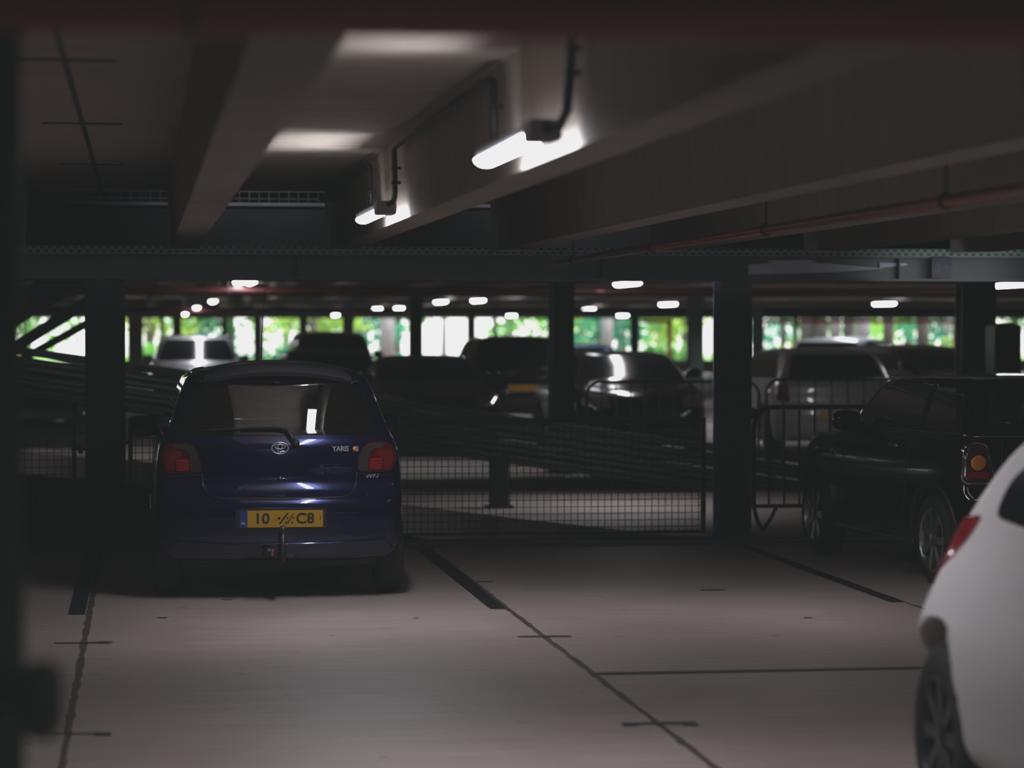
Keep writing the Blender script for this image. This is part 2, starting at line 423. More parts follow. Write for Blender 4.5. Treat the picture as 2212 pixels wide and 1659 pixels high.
def text_mesh(name, body, size, m, parent, loc, rot=(PI / 2, 0, 0), ext=.0015, shear=0.0, sx=1.0, align='CENTER', bold=0.0):
    c = bpy.data.curves.new(name, 'FONT'); c.body = body; c.size = size; c.extrude = ext; c.align_x = align; c.align_y = 'CENTER'; c.shear = shear; c.offset = bold
    t = bpy.data.objects.new(name, c); COL.objects.link(t)
    dg = bpy.context.evaluated_depsgraph_get(); me = bpy.data.meshes.new_from_object(t.evaluated_get(dg)); me.name = name
    COL.objects.unlink(t); bpy.data.objects.remove(t)
    me.materials.clear(); me.materials.append(m)
    o = bpy.data.objects.new(name, me); COL.objects.link(o); o.parent = parent; o.location = loc; o.rotation_euler = rot; o.scale = (sx, 1, 1); return o
# ================================================================== CARS
def paint(name, col, metal=.5, rough=.35, coat=1.0, flake=.0):
    m = mat(name, col, rough, metal, coat=coat, coat_rough=.03)
    return m
P_blue = paint('deep blue metallic paint', (.0011, .004, .050), .6, .2)
P_black = paint('black paint', (.003, .0035, .004), .0, .15, coat=.6)
P_teal = paint('black green paint', (.0008, .002, .0022), .0, .12, coat=.3)
P_teal.node_tree.nodes['Principled BSDF'].inputs['Specular IOR Level'].default_value = .25
P_white = paint('white paint', (.70, .65, .64), .0, .62, coat=.0)
P_white.node_tree.nodes['Principled BSDF'].inputs['Specular IOR Level'].default_value = .25
P_silver = paint('silver paint', (.50, .50, .53), .4, .35)
P_beige = paint('pale grey paint', (.27, .265, .255), .1, .35)
P_ltblue = paint('pale blue paint', (.25, .38, .62), .1, .35)
P_charcoal = paint('charcoal paint', (.008, .008, .01), .3, .2, coat=.6)
P_paleblue = paint('bluish white paint', (.75, .82, .88), .0, .35)

def seats(root, W, ys, zt, m=None):
    """front seats with headrests"""
    m = m or M_seat
    for x, y in ys:
        s = MB(); s.prism(roundpoly([(y - .16, .50), (y + .02, .48), (y + .0, .80), (y - .10, zt - .14), (y - .2, zt - .15)], .05), 'x', x - .25, x + .25)
        s.prism(roundpoly([(y - .1, .36), (y + .5, .38), (y + .5, .5), (y - .1, .5)], .05), 'x', x - .26, x + .26)
        q = s.build('seat', m, root, smooth='angle', bevel=.03)
        h = MB(); h.ball((x, y - .17, zt - .01), .13, .05, .095, 14, 8, .7); h.build('headrest', m, q, smooth=True)
def mirror(root, car, side, y, z, m, w=.2, h=.14, stalk=.08):
    sx = -1 if side == 'left' else 1
    p, n = car.hit(side, y, z - .02)
    x0 = p.x
    b = MB(); b.ball((x0 + sx * (stalk + w / 2), y + .02, z), w / 2, .07, h / 2, 18, 10, .62)
    b.tube([(x0 - sx * .04, y + .04, z - h * .32), (x0 + sx * (stalk + .04), y + .03, z - h * .2)], .028, 8)
    o = b.build('wing_mirror', m, root, smooth=True)
    g = MB(); g.ball((x0 + sx * (stalk + w / 2), y - .048, z), w / 2 - .025, .006, h / 2 - .022, 18, 8, .62)
    g.build('mirror_glass', M_darkglass, o, smooth=True)

# ------------------------------------------------------------------ the blue hatchback in the middle
def build_blue():
    c = onz(599, 1278, 0); X = .868; Yr = 16.30
    root = thing('hatchback_car', 'deep blue metallic small hatchback seen from behind with yellow licence plate and tow ball', 'car', (X, Yr - .0, 0))
    side = [(.10, .24), (.015, .34), (.0, .46), (.0, .57), (.03, .635), (.085, .675), (.125, .74), (.135, .86), (.15, .98), (.19, 1.05), (.33, 1.32), (.40, 1.425), (.52, 1.472), (1.0, 1.492), (1.6, 1.48),
            (2.02, 1.43), (2.38, 1.25), (2.75, 1.06), (2.95, .98), (3.3, .87), (3.5, .74), (3.6, .58), (3.61, .40), (3.54, .25), (3.0, .2), (.5, .21)]
    sect = [(0, .2), (.70, .21), (.78, .30), (.808, .46), (.814, .62), (.798, .78), (.78, .9), (.752, .985), (.715, 1.05), (.672, 1.16), (.612, 1.32), (.565, 1.41), (.48, 1.465), (.25, 1.493), (0, 1.50)]
    plan = [(0, -.01), (.4, .0), (.66, .05), (.775, .17), (.81, .38), (.82, .8), (.82, 2.6), (.80, 3.1), (.70, 3.4), (.45, 3.56), (0, 3.61)]
    win_out = roundpoly([(-.655, 1.035), (.655, 1.035), (.60, 1.20), (.50, 1.395), (.40, 1.425), (-.40, 1.425), (-.50, 1.395), (-.60, 1.20)], .05)
    win_in = roundpoly([(-.55, 1.065), (.55, 1.065), (.515, 1.22), (.42, 1.355), (.30, 1.375), (-.30, 1.375), (-.42, 1.355), (-.515, 1.22)], .09)
    ws = roundpoly([(-.60, 1.05), (.60, 1.05), (.47, 1.40), (-.47, 1.40)], .06)
    dw = roundpoly([(1.25, 1.06), (2.35, 1.06), (1.95, 1.37), (1.28, 1.42)], .05)
    qw = roundpoly([(.42, 1.08), (1.15, 1.06), (1.15, 1.42), (.62, 1.40)], .05)
    car = Car(root, side, sect, plan, (.50, 2.87), .285, P_blue, h=.021, bow=.17, k=.11, W=.835,
              holes=[('y', win_in, -.2, .95), ('y', ws, 2.0, 3.2), ('x', dw, .4, 0), ('x', qw, .4, 0)])
    G = glass('tinted rear glass', (.30, .33, .34), .11, .02)
    car.ring('glass_border', 'rear', win_out, win_in, M_frit, .0035)
    car.patch('rear_window', 'rear', win_in, G, .0042, skirt=.002)
    G2 = glass('car window glass', (.45, .50, .50), .08)
    ws_o = roundpoly([(-.66, 1.0), (.66, 1.0), (.52, 1.44), (-.52, 1.44)], .06)
    car.patch('windshield', 'front', ws_o, G2, .004)
    for s in ('left', 'right'):
        o = roundpoly([(.34, 1.05), (2.45, 1.03), (1.98, 1.42), (1.2, 1.455), (.55, 1.42)], .06)
        car.patch('side_window', s, o, G2, .004)
        car.line('waist_trim', s, [(.4, 1.03), (2.5, 1.01)], M_plastic, .007)
        mirror(root, car, s, 2.22, 1.02, M_plastic, .20, .15, .02)
        car.line('door_gap', s, [(1.22, 1.03), (1.2, .7), (1.0, .45)], M_plastic, .004)
        car.line('door_gap', s, [(2.4, 1.0), (2.42, .5), (2.3, .3), (1.3, .3)], M_plastic, .004)
        car.line('side_moulding', s, [(.95, .52), (2.3, .52)], M_plastic, .014)
    # tail lamps: smoked clear surround over red blocks
    for sx in (1, -1):
        def q(p): return [(sx * x, z) for x, z in p]
        outer = q(roundpoly([(.488, .800), (.50, .885), (.525, .955), (.565, .985), (.68, .987), (.735, .950), (.745, .88), (.715, .80)], .03))
        lamp = car.patch('tail_lamp', 'rear', outer, M_redlens_d, .010, step=.03, skirt=.02)
        car.patch('clear_lens', 'rear', q(roundpoly([(.492, .808), (.505, .885), (.53, .950), (.570, .978), (.66, .98), (.66, .955), (.585, .945), (.565, .90), (.56, .808)], .015)), M_clearlens, .0125, step=.03, parent=lamp)
        car.patch('brake_lens', 'rear', q(roundpoly([(.568, .815), (.572, .885), (.65, .885), (.648, .815)], .012)), M_redlens, .0135, step=.03, parent=lamp)
        car.patch('side_lens', 'rear', q(roundpoly([(.658, .815), (.662, .885), (.60, .905), (.63, .94), (.715, .93), (.722, .88), (.705, .82)], .015)), mat('mid red lens', (.15, .006, .008), .12, coat=.6), .0125, step=.03, parent=lamp)
        bar = MB()
        car.line('lens_rib', 'rear', q([(.572, .832), (.646, .832)]), M_redlens_d, .0025, .014, parent=lamp)
        car.line('lens_rib', 'rear', q([(.572, .850), (.646, .850)]), M_redlens_d, .0025, .014, parent=lamp)
        car.line('lens_rib', 'rear', q([(.572, .868), (.646, .868)]), M_redlens_d, .0025, .014, parent=lamp)
    # tailgate seam, bumper line
    seam = [(-.49, .80), (-.478, .72), (-.455, .675), (-.41, .652), (-.2, .645), (.2, .645), (.41, .652), (.455, .675), (.478, .72), (.49, .80)]
    car.line('tailgate_seam', 'rear', spline(seam, 4, False), M_plastic, .0045, -.001)
    car.line('seam_highlight', 'rear', spline([(x * 1.012, z - .008) for x, z in seam], 4, False), P_blue, .004, .001)
    car.line('bumper_seam', 'rear', [(.50, .79), (.76, .775)], M_plastic, .003)
    car.line('bumper_seam', 'rear', [(-.50, .79), (-.76, .775)], M_plastic, .003)
    car.line('bumper_lip', 'rear', [(-.66, .375), (-.3, .355), (.3, .355), (.66, .375)], P_blue, .012, .002)
    # spoiler at the trailing edge of the roof
    sp = MB(); K = 24; vs = []; sec = [(.30, 1.398), (.275, 1.422), (.30, 1.448), (.42, 1.480), (.66, 1.496), (.66, 1.46), (.42, 1.425)]
    for i in range(K + 1):
        x = -.475 + .95 * i / K; dz = -.11 * abs(x / .475)**2.4 * .55; dy = .10 * (x / .475)**2
        vs += [(x, y + dy, z + dz + .012) for y, z in sec]
    ns = len(sec)
    fs = [(i * ns + j, i * ns + (j + 1) % ns, (i + 1) * ns + (j + 1) % ns, (i + 1) * ns + j) for i in range(K) for j in range(ns)]
    fs += [tuple(range(ns)), tuple(K * ns + j for j in range(ns - 1, -1, -1))]
    sp.add(vs, fs); spo = sp.build('roof_spoiler', paint('spoiler grey with painted light', (.09, .09, .11), .5, .3), root, smooth='angle')  # grey colour stands for light falling on the spoiler
    for sx in (-1, 1):
        MB().prism(roundpoly([(.42, 1.345), (.33, 1.37), (.38, 1.415), (.55, 1.447), (.62, 1.41)], .02), 'x', sx * .472, sx * .52).build('spoiler_end', P_black, spo, smooth='angle', bevel=.012)
    MB().box(-.10, .10, .41, .43, 1.335, 1.352).build('high_brake_lamp', M_redlens_d, root, bevel=.003)
    # wiper
    p1, n1 = car.hit('rear', .10, .985); p2, _ = car.hit('rear', .045, 1.075); p3, _ = car.hit('rear', 0.0, 1.082); p4, _ = car.hit('rear', -.50, 1.062)
    up = Vector((0, -.03, 0))
    w = MB(); w.tube([p1 + up, p1.lerp(p2, .5) + up * 1.3, p2 + up * 1.2, p3 + up, p3.lerp(p4, .5) + up * .9], [.017, .014, .012, .010, .007], 8)
    wo = w.build('wiper_arm', M_plastic, root, smooth=True)
    MB().ball((p1.x, p1.y - .03, p1.z), .024, .024, .026).build('wiper_pivot', M_plastic, wo, smooth=True)
    w = MB(); w.tube([car.hit('rear', x, 1.068 + .012 * math.cos(x * 3))[0] + up * .5 for x in np.linspace(.02, -.52, 10)], .008, 6); w.build('wiper_blade', M_plastic, wo, smooth=True)
    # emblem: three ellipses
    ex, ez = 0.0, .955; ey = car.hit('rear', ex, ez)[0].y - .006; em = MB()
    for (cx, cz, a, b, r) in ((0, 0, .052, .036, .0042), (0, .010, .033, .014, .0034), (0, -.001, .014, .033, .0034)):
        em.tube([(ex + cx + a * math.cos(t), ey, ez + cz + b * math.sin(t)) for t in np.linspace(0, 2 * PI, 40, endpoint=False)], r, 6, True)
    em.build('oval_emblem', M_badge, root, smooth=True)
    p, n = car.hit('rear', .395, .945)
    tx = text_mesh('model_lettering', 'YARIS', .045, M_badge, root, (.385, p.y - .012, .947), shear=.0, sx=.92, bold=.0014)
    tx.rotation_euler = (PI / 2, 0, .12)
    MB().box(-.016, .016, -.003, .003, -.016, .016).build('square_sticker', mat('grey sticker', (.28, .25, .24), .5), root, loc=(.484, car.hit('rear', .484, .95)[0].y - .003, .947))
    MB().ball((.475, car.hit('rear', .475, .947)[0].y - .007, .947), .012, .003, .012).build('orange_dot', mat('orange dot', (.8, .28, .08), .5, emit=(.8, .3, .1), estr=.05), root, smooth=True)
    p, n = car.hit('rear', .585, .765)
    t2 = text_mesh('engine_lettering', 'VVT-i', .034, M_badge, root, (.583, p.y - .016, .770), shear=.35, sx=1.05, bold=.0006); t2.rotation_euler = (PI / 2, 0, .26)
    # lock
    p, n = car.hit('rear', 0, .765)
    lk = MB(); lk.ball((0, p.y - .003, .755), .016, .008, .024); lo = lk.build('tailgate_handle', M_plastic, root, smooth=True)
    MB().ball((0, p.y - .012, .766), .009, .006, .009).build('lock', M_chrome, lo, smooth=True)
    # plate
    py = car.hit('rear', 0, .52)[0].y - .012
    rec = MB().prism(rrect(-.285, .285, .452, .582, .015), 'y', py + .006, py + .03).build('plate_recess', M_plastic, root)
    pl = MB().prism(rrect(-.262, .262, .4645, .5705, .008), 'y', py - .002, py + .006).build('licence_plate', M_plate, root)
    fr = MB()
    MB().prism(rrect(-.262, -.212, .4645, .5705, .006), 'y', py - .0032, py + .004).build('blue_strip', M_plateblue, pl)
    text_mesh('country_letters', 'NL', .024, M_white, pl, (-.237, py - .0045, .490), ext=.0008, bold=.0005)
    cs = MB()
    for i in range(12):
        a = 2 * PI * i / 12; cs.ball((-.237 + .013 * math.cos(a), py - .0042, .538 + .013 * math.sin(a)), .0018, .001, .0018, 6, 4)
    cs.build('star_circle', mat('dull yellow', (.25, .2, .03), .5), pl)
    text_mesh('plate_characters', '10', .092, M_ink, pl, (-.122, py - .004, .5175), ext=.001, sx=1.08, bold=.0012)
    text_mesh('plate_characters', 'C8', .092, M_ink, pl, (.150, py - .004, .5175), ext=.001, sx=1.05, bold=.0012)
    text_mesh('plate_characters', '\u00b7/', .092, M_ink, pl, (-.012, py - .004, .5175), ext=.001, sx=1.2, bold=.0012, shear=.35)
    text_mesh('plate_characters', ';/:', .082, M_ink, pl, (.048, py - .004, .5155), ext=.001, sx=.95, bold=.0006, shear=.3)
    MB().box(.243, .247, py - .004, py, .508, .536).build('plate_mark', M_ink, pl)
    # tow ball
    tb = MB(); tb.tube([(0.004, .25, .30), (0.004, .02, .26), (0.004, -.075, .265), (0.004, -.10, .30), (0.004, -.10, .435)], [.02, .022, .02, .017, .014], 10); M_tow = mottled('tow bar steel', (.05, .045, .04), (.12, .11, .10), 20, rough=.4, metal=.7)
    to = tb.build('tow_bar', M_tow, root, smooth=True)
    MB().ball((.004, -.10, .458), .025, .025, .025, 16, 10).build('tow_ball', M_tow, to, smooth=True)
    b = MB(); b.box(.02, .075, -.10, -.08, .285, .30); b.ball((.06, -.09, .292), .022, .012, .012); b.build('safety_ring', M_tow, to)
    b = MB(); b.lathe_x([(-.045, 0), (-.045, .03), (0, .033), (.01, .03), (.01, 0)], 16, (-.075, -.04, .31)); b.build('trailer_socket', M_plastic, to, smooth=True)
    MB().box(-.066, -.052, -.075, -.06, .29, .335).build('socket_sticker', mat('pink mark', (.25, .10, .09), .6), to)
    # exhaust, underbody
    MB().box(-.62, .62, .25, 3.2, .20, .30).build('underbody', M_plastic, root)
    an = MB(); an.tube([(-.035, 1.9, 1.50), (-.035, 1.82, 1.68), (-.02, 1.72, 1.98)], [.006, .0035, .0025], 6); an.build('roof_antenna', M_plastic, root)
    b = MB(); b.prism(roundpoly([(.62, .42), (1.25, .40), (1.25, .55), (.86, .56), (.74, .98), (.60, .98)], .04), 'x', -.58, .58); rb = b.build('rear_bench', M_seat, root, smooth='angle', bevel=.02)
    for x in (-.3, .3): MB().ball((x, .69, 1.04), .12, .05, .07, 14, 8, .7).build('headrest', M_seat, rb, smooth=True)
    seats(root, .8, [(-.34, 1.75), (.34, 1.75)], 1.19)
    b = MB(); b.prism([(2.3, .6), (2.75, .6), (2.75, .95), (2.45, .96), (2.3, .9)], 'x', -.62, .62); b.build('dashboard', M_plastic, root, bevel=.03)
    st = MB(); st.tube([(-.34 + .18 * math.cos(t), 2.22 + .06 * math.sin(t), .93 + .17 * math.sin(t)) for t in np.linspace(0, 2 * PI, 28, endpoint=False)], .014, 8, True); st.build('steering_wheel', M_plastic, root, smooth=True)
    car.wheels(spokes=7, tread=.175, rr=.60, track=.795, alloy=mottled('dull hubcap', (.10, .10, .105), (.15, .15, .155), 20, rough=.5, metal=.3))
    return root
build_blue()

# ------------------------------------------------------------------ black retro hatchback at right
def build_retro():
    ax = onz(1992, 1263, 0)
    X = 6.07; Yr = ax.y - .60
    root = thing('hatchback_car', 'glossy black retro hatchback with chrome-rimmed tail lamp, parked right of the steel column', 'car', (X, Yr, 0), .065)
    side = [(.12, .24), (.02, .34), (.0, .46), (.015, .60), (.09, .68), (.12, .80), (.14, .96), (.18, 1.02), (.36, 1.30), (.44, 1.365), (.60, 1.40), (1.1, 1.42), (1.7, 1.41), (2.08, 1.36), (2.28, 1.25), (2.62, 1.01), (2.76, .955),
            (3.1, .93), (3.42, .86), (3.6, .74), (3.68, .56), (3.68, .38), (3.58, .22), (3.0, .18), (.5, .19)]
    sect = [(0, .18), (.72, .19), (.80, .29), (.835, .46), (.842, .66), (.825, .82), (.80, .92), (.765, .985), (.715, 1.02), (.695, 1.10), (.655, 1.23), (.61, 1.33), (.52, 1.395), (.3, 1.42), (0, 1.427)]
    plan = [(0, -.01), (.4, .0), (.62, .04), (.76, .14), (.82, .36), (.845, .8), (.845, 2.7), (.82, 3.2), (.72, 3.48), (.45, 3.64), (0, 3.69)]
    qw = roundpoly([(.45, 1.045), (1.02, 1.045), (1.02, 1.315), (.66, 1.315)], .03)
    dw = roundpoly([(1.12, 1.045), (2.42, 1.03), (2.36, 1.08), (2.0, 1.31), (1.12, 1.315)], .03)
    ws = roundpoly([(-.62, 1.0), (.62, 1.0), (.52, 1.33), (-.52, 1.33)], .06)
    rw = roundpoly([(-.56, 1.06), (.56, 1.06), (.50, 1.31), (-.50, 1.31)], .06)
    car = Car(root, side, sect, plan, (.60, 3.067), .305, P_teal, h=.023, bow=.15, k=.10, W=.845,
              holes=[('x', qw, .4, 0), ('x', dw, .4, 0), ('y', ws, 2.1, 3.1), ('y', rw, -.2, .9)])
    G2 = glass('car window glass', (.45, .50, .50), .08); Gd = glass('tinted rear glass', (.30, .33, .34), .11, .02)
    for s in ('left', 'right'):
        band = roundpoly([(.33, 1.025), (2.5, 1.015), (2.1, 1.31), (1.95, 1.335), (.58, 1.335), (.45, 1.25)], .03)
        car.ring('window_border', s, roundpoly([(.33, 1.025), (1.07, 1.025), (1.07, 1.335), (.58, 1.335), (.45, 1.25)], .03), qw, M_frit, .003, rows=2)
        car.ring('window_border', s, roundpoly([(1.07, 1.025), (2.52, 1.01), (2.44, 1.09), (2.06, 1.335), (1.07, 1.335)], .03), dw, M_frit, .003, rows=2)
        car.patch('side_window', s, qw, G2, .0036, skirt=.002); car.patch('side_window', s, dw, G2, .0036, skirt=.002)
        car.line('chrome_waist_strip', s, [(.28, 1.012), (2.45, 1.0)], M_chrome, .006, .002)
        car.line('door_gap', s, [(1.08, 1.0), (1.09, .6), (1.2, .33)], M_plastic, .004); car.line('door_gap', s, [(2.38, .98), (2.38, .4), (2.2, .3), (1.2, .3)], M_plastic, .004)
        # black arch mouldings and sill
        for ya in (.60, 3.067):
            arc = [(ya + .385 * math.cos(t), .305 + .385 * math.sin(t)) for t in np.linspace(-.1, PI + .1, 22)]
            car.line('arch_trim', s, arc, M_plastic, .016, .0)
        car.line('sill_trim', s, [(1.0, .26), (2.66, .26)], M_plastic, .03)
        mirror(root, car, s, 2.18, 1.045, P_teal, .20, .15, .05)
        h = MB(); p, n = car.hit(s, 1.25, .90); h.tube([p + n * .01, p + n * .03 + Vector((0, .02, 0)), car.hit(s, 1.42, .90)[0] + n * .03, car.hit(s, 1.44, .90)[0] + n * .01], .011, 8); h.build('door_handle', M_chrome, root, smooth=True)
        p, n = car.hit(s, 2.62, .80)
        MB().ball(p, .01, .06, .03).build('side_indicator', M_chrome, root, smooth=True)
    car.patch('windshield', 'front', roundpoly([(-.68, .985), (.68, .985), (.57, 1.35), (-.57, 1.35)], .06), G2, .004)
    car.ring('glass_border', 'rear', roundpoly([(-.645, 1.02), (.645, 1.02), (.56, 1.345), (-.56, 1.345)], .05), rw, M_frit, .003)
    car.patch('rear_window', 'rear', rw, Gd, .0038, skirt=.002)
    car.line('chrome_window_strip', 'rear', [(-.68, 1.005), (.68, 1.005)], M_chrome, .006, .002)
    car.line('roof_seam', 'top', [(-.5, .5), (.5, .5)], M_plastic, .004)
    for sx in (1, -1):
        def q(p): return [(sx * x, z) for x, z in p]
        ol = q(roundpoly([(.56, .705), (.605, .955), (.69, .965), (.745, .93), (.765, .725), (.74, .70)], .035, 6))
        lamp = car.patch('tail_lamp', 'rear', ol, M_redlens_d, .012, step=.03, skirt=.02)
        car.line('chrome_bezel', 'rear', ol, M_chrome, .008, .010, parent=lamp, closed=True, step=.02)
        car.line('inner_bezel', 'rear', [(sx * .662 + (x - sx * .662) * .80, .835 + (z - .835) * .84) for x, z in ol], mat('dark chrome', (.2, .2, .2), .2, 1.0), .004, .015, parent=lamp, closed=True, step=.02)
        p, n = car.hit('rear', sx * .662, .835); MB().ball(p + n * .012, .055, .016, .05, 18, 10).build('indicator_lens', M_amber, lamp, smooth=True)
        car.patch('brake_lens', 'rear', q(roundpoly([(.60, .735), (.605, .775), (.735, .775), (.735, .735)], .01)), M_redlens, .015, step=.03, parent=lamp)
    car.line('tailgate_seam', 'rear', [(-.50, 1.0), (-.52, .70), (-.40, .64), (.40, .64), (.52, .70), (.50, 1.0)], M_plastic, .004)
    car.line('bumper_strip', 'rear', [(-.72, .60), (.72, .60)], M_chrome, .006, .002)
    car.patch('lower_bumper', 'rear', roundpoly([(-.72, .27), (.72, .27), (.76, .40), (-.76, .40)], .03), M_plastic, .006)
    py = car.hit('rear', 0, .52)[0].y - .01
    MB().box(-.26, .26, py - .002, py + .006, .465, .575).build('licence_plate', M_plate, root)
    # headlamps
    for sx in (1, -1):
        p, n = car.hit('front', sx * .60, .78); MB().ball(p, .12, .07, .13, 18, 10).build('headlamp', M_chrome, root, smooth=True)
    MB().box(-.62, .62, .3, 3.3, .19, .30).build('underbody', M_plastic, root)
    b = MB(); b.prism(roundpoly([(.62, .42), (1.2, .40), (1.2, .55), (.9, .56), (.78, .92), (.62, .92)], .04), 'x', -.56, .56); rb = b.build('rear_bench', M_seat, root, smooth='angle')
    for x in (-.3, .3): MB().ball((x, .72, 1.0), .11, .05, .08, 14, 8, .7).build('headrest', M_seat, rb, smooth=True)
    seats(root, .8, [(-.34, 1.62), (.34, 1.62)], 1.16)
    b = MB(); b.prism([(2.25, .6), (2.7, .6), (2.7, .95), (2.4, .97), (2.25, .9)], 'x', -.62, .62); b.build('dashboard', M_plastic, root, bevel=.03)
    st = MB(); st.tube([(-.34 + .18 * math.cos(t), 2.12 + .06 * math.sin(t), .93 + .17 * math.sin(t)) for t in np.linspace(0, 2 * PI, 28, endpoint=False)], .014, 8, True); st.build('steering_wheel', M_plastic, root, smooth=True)
    car.wheels(spokes=7, tread=.185, rr=.70)
    return root
build_retro()

# ------------------------------------------------------------------ white car, rear quarter, nose towards the camera
def build_white():
    X = 2.69 + .86; Yax = 8.58
    root = thing('hatchback_car', 'white hatchback cut off by the right edge, showing rear wheel arch and red tail lamp', 'car', (X + .01, Yax + .60, 0), PI - .02)
    side = [(.12, .26), (.02, .36), (.0, .50), (.03, .66), (.06, .80), (.09, .93), (.16, 1.03), (.50, 1.30), (.66, 1.385), (.95, 1.44), (1.5, 1.47), (2.0, 1.45),
            (2.35, 1.36), (2.9, 1.06), (3.1, .98), (3.5, .90), (3.8, .78), (3.94, .60), (3.95, .40), (3.85, .25), (3.2, .2), (.5, .22)]
    sect = [(0, .2), (.74, .22), (.86, .32), (.895, .46), (.905, .57), (.875, .67), (.815, .76), (.75, .84), (.69, .93), (.65, 1.04), (.625, 1.15), (.575, 1.30), (.52, 1.39), (.44, 1.435), (.25, 1.475), (0, 1.48)]
    plan = [(0, -.01), (.30, .0), (.48, .05), (.64, .15), (.81, .30), (.90, .52), (.905, 1.0), (.87, 2.9), (.82, 3.4), (.72, 3.72), (.45, 3.9), (0, 3.95)]
    car = Car(root, side, sect, plan, (.60, 3.08), .315, P_white, h=.024, bow=.15, k=.10, W=.905, arch=.085)
    for s in ('right', 'left'):
        car.patch('side_window', s, roundpoly([(.62, 1.07), (1.3, 1.04), (1.3, 1.36), (1.05, 1.36), (.70, 1.20)], .08), M_darkglass, .004, step=.04)
        car.patch('side_window', s, roundpoly([(1.38, 1.04), (2.6, 1.02), (2.15, 1.34), (1.38, 1.37)], .06), M_darkglass, .004)
    car.patch('rear_window', 'rear', roundpoly([(-.58, 1.06), (.58, 1.06), (.5, 1.33), (-.5, 1.33)], .08), M_darkglass, .004)
    car.patch('windshield', 'front', roundpoly([(-.66, 1.03), (.66, 1.03), (.53, 1.38), (-.53, 1.38)], .06), M_darkglass, .004)
    for s in ('right', 'left'):   # lamps wrap round the rear corner
        car.patch('tail_lamp', s, roundpoly([(.07, .80), (.13, .93), (.24, 1.03), (.48, 1.065), (.42, 1.00), (.33, .92), (.22, .80)], .03), M_redlens, .012, step=.025, skirt=.02)
    car.wheels(spokes=8, tread=.195, rr=.66, track=.845, alloy=mottled('dark alloy', (.03, .03, .032), (.06, .06, .062), 20, rough=.4, metal=.6))
    MB().box(-.62, .62, .3, 3.5, .2, .30).build('underbody', M_plastic, root)
build_white()

# ------------------------------------------------------------------ cars on the deck behind the fence
SIL = {
 'hatch': dict(side=[(.03, .17), (0, .28), (0, .40), (.025, .50), (.035, .62), (.05, .70), (.10, .90), (.14, .96), (.30, 1.0), (.45, .99), (.58, .92), (.74, .71), (.80, .66), (.92, .58), (.98, .48), (1.0, .35), (.99, .18), (.8, .13), (.15, .13)], rw=(.70, .92), ww=(.70, .93), sw=[(.10, .71), (.70, .70), (.58, .92), (.20, .94)], belt=.70),
 'suv': dict(side=[(.02, .2), (0, .3), (0, .42), (.02, .55), (.025, .64), (.06, .90), (.09, .97), (.25, 1.0), (.45, .99), (.56, .93), (.69, .68), (.74, .64), (.93, .58), (.98, .48), (1.0, .35), (.99, .2), (.8, .15), (.15, .15)], rw=(.64, .90), ww=(.68, .93), sw=[(.07, .68), (.66, .67), (.56, .92), (.12, .93)], belt=.66),
 'sedan': dict(side=[(.02, .18), (0, .3), (0, .5), (.02, .64), (.06, .70), (.17, .73), (.25, .85), (.32, .96), (.45, 1.0), (.52, .99), (.60, .93), (.72, .74), (.78, .69), (.93, .60), (.98, .48), (1.0, .36), (.99, .2), (.8, .13), (.15, .14)], rw=(.74, .93), ww=(.73, .94), sw=[(.24, .75), (.70, .73), (.58, .92), (.36, .92)], belt=.72),
}
